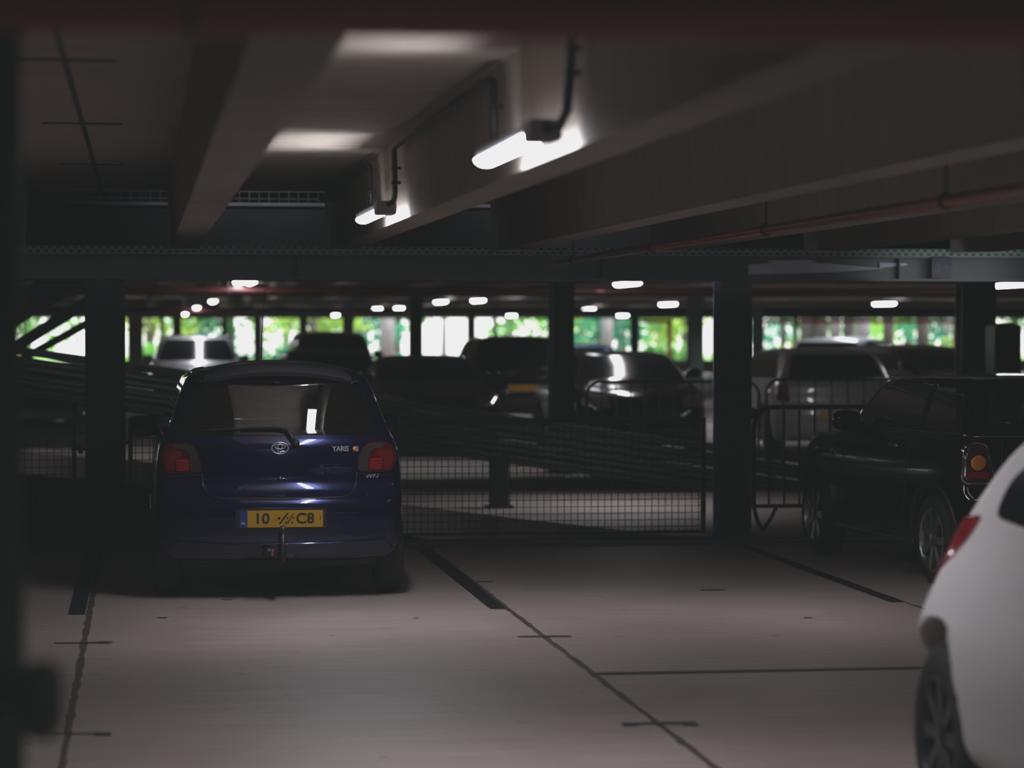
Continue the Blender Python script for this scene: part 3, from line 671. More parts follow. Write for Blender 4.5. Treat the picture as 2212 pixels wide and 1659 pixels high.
def bgcar(label, kind, px, D, pnt, L=4.1, W=.86, H=1.5, facing='rear', rz=0.0, plate=False, lampcol=None, name='parked_car', group=None, near=True, z0=0.0, rails=False):
    S = SIL[kind]; cd = ony(px, 707, D)   # centre of the end that faces us
    root = thing(name, label, 'car', (cd.x, D, z0), rz + (PI if facing == 'front' else 0), group)
    side = [(a * L, b * H) for a, b in S['side']]; b = S['belt'] * H
    sect = [(0, .17), (W * .86, .18), (W * .96, .3), (W, .5), (W * .99, .62 * b / .95), (W * .965, b * .88), (W * .90, b * .985), (W * .85, b + .08), (W * .765, H * .88), (W * .69, H * .955), (W * .5, H * .99), (W * .25, H), (0, H * 1.003)]
    plan = [(0, -.01), (W * .5, .0), (W * .78, .07), (W * .93, .22), (W, .55), (W, L * .75), (W * .96, L * .87), (W * .82, L * .95), (W * .5, L * .99), (0, L)]
    car = Car(root, side, sect, plan, (.19 * L, .80 * L), .32, pnt, h=.045, bow=.12, k=.11, W=W)
    if facing == 'front': # nose towards the camera: put the nose at the given depth
        R = Matrix.Rotation(root.rotation_euler.z, 3, 'Z'); root.location = Vector((cd.x, D, z0)) - R @ Vector((0, L, 0))
    r0, r1 = S['rw'][0] * H, S['rw'][1] * H
    car.patch('rear_window', 'rear', roundpoly([(-W * .74, r0 + .02), (W * .74, r0 + .02), (W * .62, r1), (-W * .62, r1)], .06), M_darkglass, .006, step=.07)
    r0, r1 = S['ww'][0] * H, S['ww'][1] * H
    car.patch('windshield', 'front', roundpoly([(-W * .78, r0 + .02), (W * .78, r0 + .02), (W * .64, r1), (-W * .64, r1)], .06), M_darkglass, .006, step=.07)
    for s in ('left', 'right'):
        car.patch('side_window', s, roundpoly([(y * L, z * H) for y, z in S['sw']], .06), M_darkglass, .006, step=.07)
        mirror(root, car, s, .66 * L, b + .08, pnt, .2, .14, .03)
        if rails: car.line('roof_rail', s, [(.15 * L, H * .955), (.5 * L, H * .955)], M_chrome, .02, .03)
    for sx in (1, -1):
        def q(p): return [(sx * x, z) for x, z in p]
        car.patch('tail_lamp', 'rear', q(roundpoly([(W * .74, b * .72), (W * .76, b * .96), (W * .88, b * .94), (W * .92, b * .74)], .03)), M_redlens_d, .012, step=.05)
        car.patch('headlamp', 'front', q(roundpoly([(W * .52, b * .66), (W * .55, b * .80), (W * .86, b * .86), (W * .9, b * .70)], .03)), M_chrome, .012, step=.05)
    for d, yy in (('rear', -1), ('front', 1)):
        if plate and d == facing or d == 'rear':
            p, n = car.hit(d, 0, .55 * b + (.12 if kind == 'suv' else 0)); MB().box(-.26, .26, p.y - .012, p.y + .012, p.z - .055, p.z + .055).build('licence_plate', M_plate, root)
    car.patch('grille', 'front', roundpoly([(-W * .45, b * .52), (W * .45, b * .52), (W * .42, b * .68), (-W * .42, b * .68)], .03), M_plastic, .008, step=.07)
    car.wheels(spokes=6, tread=.2, rr=.62)
    return root
bgcar('silver estate car facing us beyond the blue hatchback, with roof rails and dark windscreen', 'suv', 428, 47.0, P_silver, 4.5, .90, 1.60, 'front', rails=True)
bgcar('tall dark people carrier standing above the right roof corner of the blue hatchback', 'suv', 733, 50.0, P_charcoal, 4.4, .90, 1.66, 'front')
bgcar('dark hatchback partly hidden behind the blue hatchback, with bright light on its curved pillar', 'hatch', 728, 38.5, P_charcoal, 4.0, .86, 1.40, 'front')
bgcar('black saloon with wide dark windscreen, low beside the ramp barrier in the middle', 'sedan', 955, 33.8, P_black, 4.4, .87, 1.36, 'front')
bgcar('black sport utility car with a yellow plate, left of the second steel column', 'suv', 1130, 43.0, P_charcoal, 4.4, .92, 1.60, 'rear', plate=True)
bgcar('glossy black low car behind the crowd barrier, left of the large right-hand column', 'sedan', 1402, 32.6, P_black, 4.4, .90, 1.42, 'front')
bgcar('pale blue car showing only its bonnet beside the second steel column', 'hatch', 1292, 49.0, P_ltblue, 4.0, .86, 1.42, 'front')
bgcar('pale grey hatchback with a large black rear window, parked behind the grey crowd barriers', 'hatch', 1816, 33.0, P_beige, 4.0, .87, 1.47, 'rear')
bgcar('bluish white car turned sideways behind the pale grey hatchback', 'hatch', 1775, 45.5, P_paleblue, 4.3, .88, 1.57, 'rear', rz=-.5)
bgcar('black car half hidden above the bonnet of the retro hatchback, near the ticket machine', 'hatch', 2165, 40.0, P_black, 4.1, .88, 1.46, 'front', rz=.35)
bgcar('dark car under the ramp at far left with two small bright headlamps', 'sedan', 95, 37.0, P_black, 4.4, .87, 1.16, 'front')
# ================================================================== BUILDING
def struct(o): o['kind'] = 'structure'; return o
YG = 20.85           # girder line
FX0, FX1 = -9.0, 34.0
# near deck
m = MB(); m.box(FX0, FX1, -3.0, 20.55, -.30, 0); floor = struct(m.build('floor', M_floor))
def strip(name, x0, y0, x1, y1, w, mt, z=.0012, parent=floor, jag=0.0):
    a, b = Vector((x0, y0, 0)), Vector((x1, y1, 0)); d = (b - a); n = Vector((-d.y, d.x, 0)).normalized(); K = max(1, int(d.length / .12)) if jag else 1; mb = MB(); vs = []
    for i in range(K + 1):
        p = a.lerp(b, i / K); j = random.uniform(-jag, jag); k = random.uniform(-jag, jag)
        vs += [p + n * (w / 2 + j) + Vector((0, 0, z)), p - n * (w / 2 + k) + Vector((0, 0, z))]
    mb.add(vs, [(2 * i, 2 * i + 1, 2 * i + 3, 2 * i + 2) for i in range(K)]); return mb.build(name, mt, parent)
JX = [onz(1200, 1396).x - 2.57, onz(1200, 1396).x, onz(1200, 1396).x + 2.55]
for i, x in enumerate((onz(165, 1480).x, onz(1234, 1420).x, onz(1978, 1309).x)):
    JX[i] = x
    strip('floor_joint', x, 3, x, 20.5, .035 if i < 2 else .02, M_groove, .0015, jag=.006)
strip('floor_joint', JX[2] + 2.55, 3, JX[2] + 2.55, 20.5, .03, M_groove, .0015, jag=.006)
strip('floor_joint', JX[0] - 2.55, 3, JX[0] - 2.55, 20.5, .03, M_groove, .0015, jag=.006)
# black parking tape beside the joints
a = onz(176, 1328); b = onz(200, 1200); strip('parking_line', JX[0] - .075, a.y, JX[0] - .075, b.y + .5, .10, M_tape, .003)
a = onz(1080, 1316); b = onz(915, 1180); strip('parking_line', JX[1] - .06, a.y, JX[1] - .06, b.y, .10, M_tape, .003)
a = onz(1940, 1301); strip('parking_line', JX[2] - .05, a.y, JX[2] - .05, 20.3, .09, M_tape, .003)
a = onz(1296, 1456); b = onz(1968, 1445); strip('parking_line', JX[1] + .02, a.y, JX[2] - .0, a.y - .02, .085, M_tape, .003)
for (x0, x1, y, w) in ((118, 243, 1390, .05), (85, 222, 1588, .05), (1118, 1236, 1376, .05), (1343, 1508, 1565, .055), (980, 1068, 1258, .04)):
    p, q = onz(x0, y), onz(x1, y); strip('seal_patch', p.x, p.y, q.x, p.y + (q.y - p.y) * .15, w, M_mark, .0035, jag=.014)
for (x, y, w, l) in ((223, 1587, .055, .05), (222, 1389, .06, .04), (1360, 1566, .06, .05), (1490, 1566, .06, .05)):
    p = onz(x, y); strip('seal_patch', p.x - l / 2 * 1.3, p.y, p.x + l / 2 * 1.3, p.y, w * 1.5, M_mark, .0040, jag=.012)
for (x, y, w, l) in ((1540, 1275, .05, .16), (900, 1336, .03, .03), (1745, 1335, .03, .05), (620, 1285, .03, .1), (350, 1335, .03, .06), (1190, 1210, .03, .07), (2010, 1285, .03, .06), (490, 1296, .03, .07)):
    p = onz(x, y); strip('stain', p.x - l / 2, p.y, p.x + l / 2, p.y, w, M_mark, .0030, jag=.008)
# steel edge kerb of the near deck
e = MB(); e.box(FX0, FX1, 20.05, 20.20, 0, .012); e.box(FX0, FX1, 20.551, 20.66, -.30, .02)
struct(e.build('trim_1', mottled('blue grey edge steel', (.05, .055, .08), (.08, .085, .13), 6, rough=.75)))
# far deck with a notch down to the level below in front of it
pts = [(FX0 - 25, 37.5), (onz(-100, 965).x, onz(-100, 965).y), (onz(300, 995).x, onz(300, 995).y), (onz(860, 1088).x, onz(860, 1088).y), (onz(1100, 1118).x, onz(1100, 1118).y), (onz(1530, 1166).x, onz(1530, 1166).y), (FX1, 20.9), (FX1, 130), (FX0 - 25, 130)]
m = MB(); m.prism(pts, 'z', -.30, 0); struct(m.build('floor_beyond', M_floor2))
m = MB(); m.box(FX0 - 25, FX1, 20.7, 40, -3.0, -2.95); m.box(FX0 - 25, FX1, 39.9, 40, -2.95, -.31); m.box(FX0 - 25, FX0 - 24.9, 20.7, 40, -2.95, -.31); m.box(FX0 - 25, FX1, 20.45, 20.54, -3.0, -.31); struct(m.build('floor_below', M_fascia))
# ceiling slabs with ribs
def slab(name, y0, y1, xa, xb, parentname=None):
    m = MB(); m.box(xa, xb, y0, y1, 2.79, 2.95); o = struct(m.build(name, M_ceil)); return o
ceil = slab('ceiling', -3.0, 20.45, FX0, FX1)
def rib(cx, y0, y1, parent):
    w0, w1 = .10, .125
    m = MB(); m.add([(cx - w0, y0, 2.33), (cx + w0, y0, 2.33), (cx + w0, y1, 2.33), (cx - w0, y1, 2.33), (cx - w1, y0, 2.80), (cx + w1, y0, 2.80), (cx + w1, y1, 2.80), (cx - w1, y1, 2.80)],
                    [(0, 3, 2, 1), (4, 5, 6, 7), (0, 1, 5, 4), (1, 2, 6, 5), (2, 3, 7, 6), (3, 0, 4, 7)])
    return m.build('ceiling_rib', M_ceil, parent)
RX = []
x = -.335
for k in range(-3, 13):
    RX += [x + 2.572 * k + .665, x + 2.572 * k + 1.905]
for cx in RX: rib(cx, -2.9, 20.68, ceil)
for k, jx in enumerate((-.30, 2.24)):
    m = MB(); m.box(jx - .012, jx + .012, 2, 20.4, 2.786, 2.791); m.build('ceiling_joint', M_tape, ceil)
for (px, py, w) in ((142, 131, .40), (178, 268, .42), (200, 356, .42), (95, -80, .4)):
    p = onz(px, py, 2.785); m = MB(); m.box(p.x - w / 2, p.x + w / 2, p.y - .03, p.y + .03, 2.7845, 2.79); m.build('ceiling_patch', M_tape, ceil)
ceil2 = slab('ceiling_beyond', 29.5, 96, FX0 - 25, FX1)
for cx in RX[1:]: rib(cx, 29.6, 95.5, ceil2)
# near and upper enclosure
m = MB(); m.box(FX0 - .3, FX0, -3, 130 - 100, -3, 5.4); struct(m.build('wall_left', M_fascia))
m = MB(); m.box(FX0, FX1, -3.3, -3, -1, 5.4); struct(m.build('wall_back', M_fascia))
m = MB(); m.box(FX1, FX1 + .3, -3.3, 96, -3, 5.4); struct(m.build('wall_right', M_fascia))
m = MB(); m.box(FX0 - 25.3, FX0 - 25, 29, 96, -1, 5.4); struct(m.build('wall_far_left', M_fascia))
m = MB(); m.box(FX0 - 25, FX0, 29.2, 29.5, -1, 5.4); m.box(FX0 - 25, FX0 - .3, 20.4, 20.6, -3, 5.4); m.box(FX0 - 25.2, FX0 - 25, 20.4, 30, -3, 5.4); m.box(FX0 - 25, FX0 - .3, 20.6, 29.5, 3.0, 3.1); struct(m.build('wall_side', M_fascia))
m = MB(); m.box(FX0, FX1, 17.0, 31, 5.4, 5.6); struct(m.build('ceiling_upper', M_ceil))
m = MB(); m.box(FX0, FX1, 17.0, 17.2, 2.95, 5.4); struct(m.build('wall_upper_near', M_fascia))
m = MB(); m.box(FX0, FX1, 30.8, 31.0, 2.95, 5.4); struct(m.build('wall_upper_far', M_fascia))
# dark fascia of the upper deck, just behind the girder
m = MB(); m.box(FX0, FX1, 22.0, 22.12, 2.30, 2.742); fas = struct(m.build('trim_2', M_fascia))
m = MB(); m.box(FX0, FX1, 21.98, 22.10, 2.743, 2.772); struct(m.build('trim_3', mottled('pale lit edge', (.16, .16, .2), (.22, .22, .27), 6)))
# upper deck guard mesh and lit beam seen through the slit
m = MB(); m.box(FX0, FX1, 22.121, 30.8, 2.6, 2.77); struct(m.build('floor_upper', M_floor2))
g = thing('mesh_guard', 'thin wire guard on the upper deck seen through the slit above the girder', 'guard rail', (0, 22.6, 2.772))
m = MB()
for i in range(0, 190): m.box(-4 + .085 * i, -3.995 + .085 * i, -.004, .004, 0, .5)
for z in (.0, .06, .12, .18, .24): m.box(-4, 12, -.004, .004, z, z + .006)
m.build('wire_mesh', M_galv, g); m = MB(); m.box(-4, 12, -.02, .02, .5, .54); m.build('top_rail', M_galv, g)

# ------------------------------------------------------------------ girders (I sections across) with perforated flange
def perforated():
    m = mat('perforated green strip', (.13, .20, .17), .5); b = m.node_tree.nodes['Principled BSDF']
    tc = N(m, 'ShaderNodeTexCoord'); sp = N(m, 'ShaderNodeSeparateXYZ'); L(m, tc, 'Object', sp, 0)
    def mth(op, a, bb=None, v=None):
        n = N(m, 'ShaderNodeMath', operation=op)
        if a is not None: L(m, a[0], a[1], n, 0)
        if bb is not None: L(m, bb[0], bb[1], n, 1)
        elif v is not None: n.inputs[1].default_value = v
        return (n, 0)
    zr = mth('MULTIPLY', (sp, 2), v=1 / .032); zf = mth('FLOOR', zr); odd = mth('MULTIPLY', zf, v=.5)
    xs = mth('ADD', mth('MULTIPLY', (sp, 0), v=1 / .064), odd)
    fx = mth('ABSOLUTE', mth('SUBTRACT', mth('FRACT', xs), v=.5)); fz = mth('ABSOLUTE', mth('SUBTRACT', mth('FRACT', zr), v=.5))
    hx = mth('LESS_THAN', fx, v=.24); hz = mth('LESS_THAN', fz, v=.27); h = mth('MULTIPLY', hx, hz)
    mx = N(m, 'ShaderNodeMixRGB'); mx.inputs[1].default_value = (.13, .20, .17, 1); mx.inputs[2].default_value = (.006, .008, .007, 1)
    L(m, h[0], 0, mx, 0); L(m, mx, 0, b, 'Base Color'); return m
M_perf = perforated()
def girder(label, y, zb, zt, x0=FX0, x1=FX1, perf=False):
    g = thing('steel_girder', label, 'girder', (0, y, 0))
    m = MB(); m.box(x0, x1, -.008, .008, zb + .02, zt - .02); m.box(x0, x1, -.12, .12, zb, zb + .018); m.box(x0, x1, -.12, .12, zt - .018, zt); m.build('beam', M_steel, g)
    if perf:
        m = MB(); m.box(x0, x1, -.155, -.15, 2.300, 2.364); m.build('perforated_strip', M_perf, g)
        m = MB(); m.box(x0, x1, -.157, -.149, 2.296, 2.3005); m.build('strip_edge', M_steel, g)
        for k in range(12):
            xx = -.3 + 2.48 * k - 5.9
            m = MB(); m.box(xx - .005, xx + .005, -.11, -.008, zb + .02, zt - .02); m.build('stiffener', M_steel, g)
    return g
girder('long green-grey steel girder with perforated strip, crossing behind the blue hatchback', YG, 2.10, 2.305, perf=True)
gg = [o for o in COL.objects if o.name == 'steel_girder'][0]
Mpp = mottled('painted violet light', (.5, .48, .6), (.65, .63, .76), 3)  # lit ceiling beyond the girder, put into the colour of these plates
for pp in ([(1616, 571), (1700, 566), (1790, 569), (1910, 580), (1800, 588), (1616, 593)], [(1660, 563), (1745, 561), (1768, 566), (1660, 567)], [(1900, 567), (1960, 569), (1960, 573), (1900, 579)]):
    qq = [ony(a_, b_, YG - .03) for a_, b_ in pp]; m = MB(); m.prism([(q_.x, q_.z) for q_ in qq], 'y', -.03, -.012); m.build('painted_lit_patch', Mpp, gg)
girder('dark girder crossing the ceiling just behind the ramp', 30.2, 2.25, 2.325, FX0 - 20)
girder('dark girder crossing the far ceiling at the second column row', 45.8, 2.27, 2.325, FX0 - 20)
girder('dark girder crossing the far ceiling at the third column row', 61.2, 2.27, 2.325, FX0 - 20)
girder('dark girder crossing the far ceiling nearest the trees', 78, 2.27, 2.325, FX0 - 20)

# columns: H sections
def column(label, x, y, ztop, w=.26, d=.26, group=None, z0=0.0, m1=M_steel, cap=True, flip=False):
    c = thing('steel_column', label, 'column', (x, y, z0), 0, group)
    m = MB()
    if flip: # flanges face left and right, web seen from the front between them
        m.box(-w / 2, -w / 2 + .016, -d / 2, d / 2, 0, ztop); m.box(w / 2 - .016, w / 2, -d / 2, d / 2, 0, ztop); m.box(-w / 2 + .016, w / 2 - .016, -.006, .006, 0, ztop)
    else:
        m.box(-w / 2, w / 2, -d / 2, -d / 2 + .016, 0, ztop); m.box(-w / 2, w / 2, d / 2 - .016, d / 2, 0, ztop); m.box(-.006, .006, -d / 2 + .016, d / 2 - .016, 0, ztop)
    m.build('shaft', m1, c); m = MB(); m.box(-w / 2 - .04, w / 2 + .04, -d / 2 - .04, d / 2 + .04, 0, .025); m.build('base_plate', m1, c)
    return c
GT = 2.096
def cx(px, Y): return ony(px, 707, Y).x
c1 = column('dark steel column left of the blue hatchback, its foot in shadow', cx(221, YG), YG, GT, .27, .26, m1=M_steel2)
c2 = column('wide dark steel column between the mesh fence and the retro hatchback', cx(1582, YG), YG, GT, .265, .26)
m = MB(); m.box(-.19, -.133, -.15, -.13, .01, GT); m.build('edge_flange', mottled('blue lit steel', (.09, .10, .20), (.12, .13, .26), 4, rough=.35, metal=.3), c2)  # bluish light on the column edge is put into this colour
m = MB(); m.box(.134, .18, .05, .07, .01, GT); m.build('edge_flange', M_steel, c1)
column('third dark column along the fence line, mostly hidden by the retro hatchback', cx(1582, YG) + 5.05, YG, GT, .265, .26)
column('steel column rising behind the middle of the ramp', cx(1212, 30.2), 30.2, 2.24, .27)
column('dark column beside the black ticket machine, right of the white car', cx(2092, 30.2), 30.2, 2.24, .25)
column('dark column immediately left of the ticket machine', cx(2136, 30.4), 30.6, 2.33, .24)
column('slim dark column above the black saloon in the middle distance', cx(898, 45.8), 45.8, 2.26, .22)
column('slim dark column left of the large right-hand column in the middle distance', cx(1502, 45.8), 45.8, 2.26, .25)
far = [(752, 61.2), (1637, 61.2), (655, 78), (1018, 78), (1371, 78), (1195, 61.2)]
for px, Y in far:
    column({752: 'thin far column just right of the antenna of the blue hatchback', 1637: 'thin far column close behind the right edge of the wide dark column', 655: 'thin far column above the roof of the blue hatchback',
            1018: 'thin far column above the left side of the black sport utility car', 1371: 'thin far column above the roof of the glossy black low car', 1195: 'far column hidden beside the column behind the ramp'}[px], cx(px, Y), Y, 2.26, .24)
# near column at left edge of the picture
cn = column('blurred near column filling the left edge of the picture', ony(35, 707, 4.42).x - .13, 4.55, 2.325, .26, .26)
m = MB(); bq = ony(88, 1512, 4.25) - Vector(cn.location); m.ball(bq, .036, .05, .062, 16, 10, .6); m.tube([bq, (.10, -.12, bq.z)], .03, 8)
m.build('rail_clamp', M_rubber, cn, smooth=True)

# ------------------------------------------------------------------ red pipes
def pipe(label, a, b, r, m1=M_red, hang=None, n=14):
    a, b = Vector(a), Vector(b); t = thing('red_pipe', label, 'pipe', a); d = b - a
    MB().tube([(0, 0, 0), d], r, n).build('pipe_run', m1, t, smooth='angle')
    K = max(1, int(d.length / 2.9))
    for i in range(1, K + 1):
        p = d * (i / (K + .3)); mm = MB(); mm.lathe_x([(-.012, r + .001), (-.012, r + .008), (.012, r + .008), (.012, r + .001)], 14)
        mm = MB()
        if abs(d.y) > abs(d.x): mm.v = []; mm.f = []; mm.m = []; mm.tube([p + Vector((math.cos(q) * (r + .004), 0, math.sin(q) * (r + .004))) for q in np.linspace(0, 2 * PI, 14, endpoint=False)], .007, 6, True)
        else: mm.tube([p + Vector((0, math.cos(q) * (r + .004), math.sin(q) * (r + .004))) for q in np.linspace(0, 2 * PI, 14, endpoint=False)], .007, 6, True)
        mm.tube([p + Vector((0, 0, r)), p + Vector((0, 0, (hang or .2)))], .006, 6)
        mm.build('pipe_hanger', M_steel, t)
    return t
pe = ony(1192, 566, YG - .35); pipe('thin red sprinkler pipe running away under the ceiling ribs at right', (pe.x, 1.0, 2.235), (pe.x, 20.4, 2.235), .026, mottled('glossy red pipe', (.34, .022, .02), (.44, .03, .026), 6, rough=.25), hang=.55)
pipe('blurred thick red pipe crossing the very top of the picture', (FX0 + .1, 4.15, ony(300, 72, 4.15).z + .062), (FX1 - .1, 4.15, ony(300, 72, 4.15).z + .055), .062, mottled('deep red paint', (.40, .035, .04), (.5, .05, .05), 4, rough=.4), hang=.5)
M_fred = mottled('dull dark red', (.05, .006, .006), (.08, .009, .009), 5, rough=.5)
pipe('dark red pipe crossing the far ceiling left of the second column', (FX0 - 10, 36, 2.235), (FX1 - .2, 36, 2.225), .05, M_fred, hang=.55)
pipe('red pipe crossing the far ceiling near the trees', (FX0 - 10, 70, 2.16), (FX1 - .2, 70, 2.16), .06, M_fred, hang=.6)
# sign hanging at right
p = ony(2030, 578, YG - .17); s = thing('hanging_sign', 'small dark blue sign with a pale ring on the girder at far right', 'sign', p)
MB().prism(rrect(-.07, .10, -.085, .085, .012), 'y', -.01, .01).build('panel', mat('navy sign', (.004, .006, .02), .5), s)
MB().tube([(-.03 + .018 * math.cos(t), -.014, .035 * math.sin(t) + .0) for t in np.linspace(0, 2 * PI, 24, endpoint=False)], .005, 6, True).build('ring_mark', mat('pale sign paint', (.14, .14, .16), .5), s)
text_mesh('sign_letters', 'uit', .05, mat('faint sign paint', (.06, .065, .11), .5), s, (.045, -.012, .01))

# ------------------------------------------------------------------ luminaires on the second rib
LX = 1.33
def luminaire(label, y0, y1, main=True):
    t = thing('tube_light', label, 'light', (LX, y0, 2.35), 0, None); Ln = y1 - y0
    m = MB(); m.prism(roundpoly([(-.055, .0), (-.048, -.012), (.048, -.012), (.055, .0), (.055, .062), (-.055, .062)], .012), 'y', 0, .16); m.build('end_housing', M_house, t, smooth='angle', bevel=.004)
    m = MB(); m.prism(roundpoly([(-.045, .020), (.05, .020), (.05, .058), (-.045, .058)], .01), 'y', .16, Ln - .02); m.build('back_tray', M_house, t)
    m = MB(); m.prism([(.048 * math.cos(a), .022 + .030 * math.sin(a)) for a in np.linspace(PI, 2 * PI, 14)], 'y', .16, Ln); m.build('diffuser', M_tube, t, smooth='angle')
    m = MB(); m.box(.05, .085, .3, .34, .03, .06); m.box(.05, .085, Ln - .3, Ln - .26, .03, .06); m.build('wall_bracket', M_galv, t)
    return t
lum = []
a1 = onx(1149, 285, 1.29); b1 = onx(1023, 354, 1.29)
lum.append((8.50, 10.0)); lum.append((14.15, 15.65))
luminaire('large lit tube light on the concrete rib, nearest the camera', *lum[0])
luminaire('smaller lit tube light further along the same concrete rib', *lum[1])
# conduits
def conduit(label, pts, r=.014, clips=()):
    t = thing('cable_conduit', label, 'cable', pts[0]); o = Vector(pts[0])
    MB().tube([Vector(p) - o for p in pts], r, 8).build('tube_run', M_black, t, smooth=True)
    for c in clips:
        cc = Vector(c) - o; MB().box(cc.x - .03, cc.x + .02, cc.y - .03, cc.y + .03, cc.z - .008, cc.z + .008).build('clip', M_plastic, t)
RF = 1.425   # rib face
conduit('long black conduit high on the rib between the two tube lights, dropping at both ends', [(RF - .03, 10.25, 2.47), (RF - .035, 10.25, 2.70), (RF - .035, 10.35, 2.715), (RF - .035, 14.25, 2.715), (RF - .035, 14.33, 2.70), (RF - .03, 14.33, 2.47), (RF - .05, 14.2, 2.41), (RF - .07, 14.12, 2.40), (LX, 14.12, 2.39)], .016,
        [(RF - .02, 10.25, 2.6), (RF - .02, 14.33, 2.6), (RF - .02, 14.33, 2.52), (RF - .03, 11.5, 2.715), (RF - .03, 13, 2.715)])
conduit('black cable dropping to the near end of the large tube light', [(RF - .035, 5.0, 2.72), (RF - .035, 8.1, 2.72), (RF - .035, 8.33, 2.71), (RF - .032, 8.40, 2.55), (RF - .045, 8.38, 2.43), (RF - .06, 8.42, 2.385), (LX, 8.5, 2.38)], .016, [(RF - .02, 8.38, 2.63), (RF - .02, 8.39, 2.55)])
conduit('black conduit beyond the smaller tube light running to the girder', [(RF - .03, 15.85, 2.44), (RF - .035, 15.85, 2.70), (RF - .035, 15.95, 2.715), (RF - .035, 20.3, 2.715)], .014, [(RF - .02, 15.85, 2.55), (RF - .02, 15.85, 2.45)])
def area(name, loc, rot, sx, sy, power, spread=180, col=(.95, .95, 1.0)):
    l = bpy.data.lights.new(name, 'AREA'); l.shape = 'RECTANGLE'; l.size = sx; l.size_y = sy; l.energy = power; l.spread = math.radians(spread); l.color = col
    o = bpy.data.objects.new(name, l); COL.objects.link(o); o.location = loc; o.rotation_euler = rot; return o
for y0, y1 in lum:
    yc = (y0 + .16 + y1) / 2; ln = y1 - y0 - .2
    area('tube_glow_down', (LX, yc, 2.335), (0, 0, 0), .07, ln, 13.0, 140)
    area('tube_glow_rib', (LX + .04, yc, 2.352), (0, -math.radians(68), 0), .03, ln, 3.6, 64)
    area('tube_glow_side', (LX - .052, yc, 2.36), (0, math.radians(140), 0), .04, ln, 5.5, 88)

area('row_and_fill_light', (6.7, 20.1, 2.15), (math.radians(95), 0, 0), 1.2, .06, 1.0, 90)  # added fill lamp without a fixture, aimed at the girder plates
# luminaires along the far aisles
def far_light(label, X, Y, ln=1.4, mt=M_tube_far, z=2.30):
    t = thing('tube_light', label, 'light', (X, Y, z), 0, 'far ceiling tube lights')
    m = MB(); m.prism(roundpoly([(-.07, .02), (.07, .02), (.06, .09), (-.06, .09)], .01), 'y', 0, ln); m.build('housing', M_house, t)
    m = MB(); m.box(-.008, .008, .2, .216, .09, 2.789 - z); m.box(-.008, .008, ln - .2, ln - .184, .09, 2.789 - z); m.build('suspension_rod', M_steel2, t)
    m = MB(); m.prism([(.065 * math.cos(a), .02 + .045 * math.sin(a)) for a in np.linspace(PI, 2 * PI, 10)], 'y', 0, ln); m.build('diffuser', mt, t)
names = {0: 'first', 1: 'second', 2: 'third', 3: 'fourth', 4: 'fifth'}
FL = [(540, 609, 35.6), (1355, 611, 34.8), (2185, 613, 34.4), (460, 650, 56), (952, 651, 56), (1033, 648, 55), (1443, 656, 58), (1910, 655, 57), (425, 664, 70), (815, 666, 72), (862, 665, 72), (1272, 667, 74),
      (725, 680, 90), (400, 678, 88), (1105, 681, 90), (1345, 681, 90), (515, 609, 35.9)]
FLN = ['lit ceiling tube above the blue hatchback, right one of a close pair', 'long lit ceiling tube between the ramp column and the wide dark column', 'lit ceiling tube at the far right edge above the ticket machine', 'blurred ceiling light above the silver estate car, brightest of its row',
       'bright double ceiling light right of the slim column in the middle', 'ceiling light above the left end of the black sport utility car', 'ceiling light just left of the wide dark column', 'bright ceiling light above the bluish white car',
       'small blurred ceiling light left of the brightest one above the estate car', 'small far ceiling light left of the slim middle column, left one of two', 'small far ceiling light left of the slim middle column, right one of two', 'faint far ceiling light right of the ramp column',
       'tiny far ceiling light above the tall dark people carrier', 'tiny far ceiling light nearest the left opening to the trees', 'tiny far ceiling light above the black sport utility car', 'tiny far ceiling light above the glossy black low car', 'lit ceiling tube above the blue hatchback, left one of a close pair']
for i, (px, py, Y) in enumerate(FL):
    p = ony(px, py, Y); far_light(FLN[i], p.x, Y - .7, .9 if i in (0, 16) else 1.4, z=p.z - .02)

# ------------------------------------------------------------------ the ramp with plank barrier, descending to the right
def rampz(x): # top rail height measured along the barrier
    return 1.54 - .143 * (x + 1.3)
RY = 26.6
rp = thing('ramp_barrier', 'long dark corrugated plank barrier on the ramp, sloping down to the right behind the fence', 'barrier', (0, RY - .10, 0))
m = MB()
xa, xb = -8.9, 7.6
def plank(m, zt, h, y=0.0):
    pr = [(0, 0), (-.035, -.03), (-.035, -h * .35), (0, -h * .5), (-.035, -h * .65), (-.035, -h + .03), (0, -h)]
    vs = []; fs = []; k = len(pr)
    for x in (xa, xb): vs += [(x, y + dy, rampz(x) - zt + dz) for dy, dz in pr]
    fs = [(j, j + 1, k + j + 1, k + j) for j in range(k - 1)]; m.add(vs, fs)
for j, (zt, h) in enumerate(((.0, .085), (.10, .15), (.265, .13), (.41, .10))):
    m = MB(); plank(m, zt, h); m.build('barrier_plank', M_rail if j else mottled('pale top plank', (.085, .088, .085), (.12, .122, .12), 5, rough=.5), rp)
for x in np.arange(-7.5, 7.0, 1.8):
    MB().box(x - .04, x + .04, .01, .08, rampz(x) - .50, rampz(x) - .05).build('barrier_post', M_steel2, rp)
def sl(x): return rampz(x) - .42
m = MB(); m.add([(xa, RY, sl(xa) - .11), (xb, RY, max(sl(xb) - .11, -.1)), (xb, RY + 3.1, max(sl(xb) - .11, -.1)), (xa, RY + 3.1, sl(xa) - .11), (xa, RY, sl(xa)), (xb, RY, sl(xb)), (xb, RY + 3.1, sl(xb)), (xa, RY + 3.1, sl(xa))],
      [(0, 3, 2, 1), (4, 5, 6, 7), (0, 1, 5, 4), (1, 2, 6, 5), (2, 3, 7, 6), (3, 0, 4, 7)])
rs = tag(m.build('ramp', M_steel2), 'dark steel ramp deck sloping down to the right, beyond the mesh fence', 'ramp')
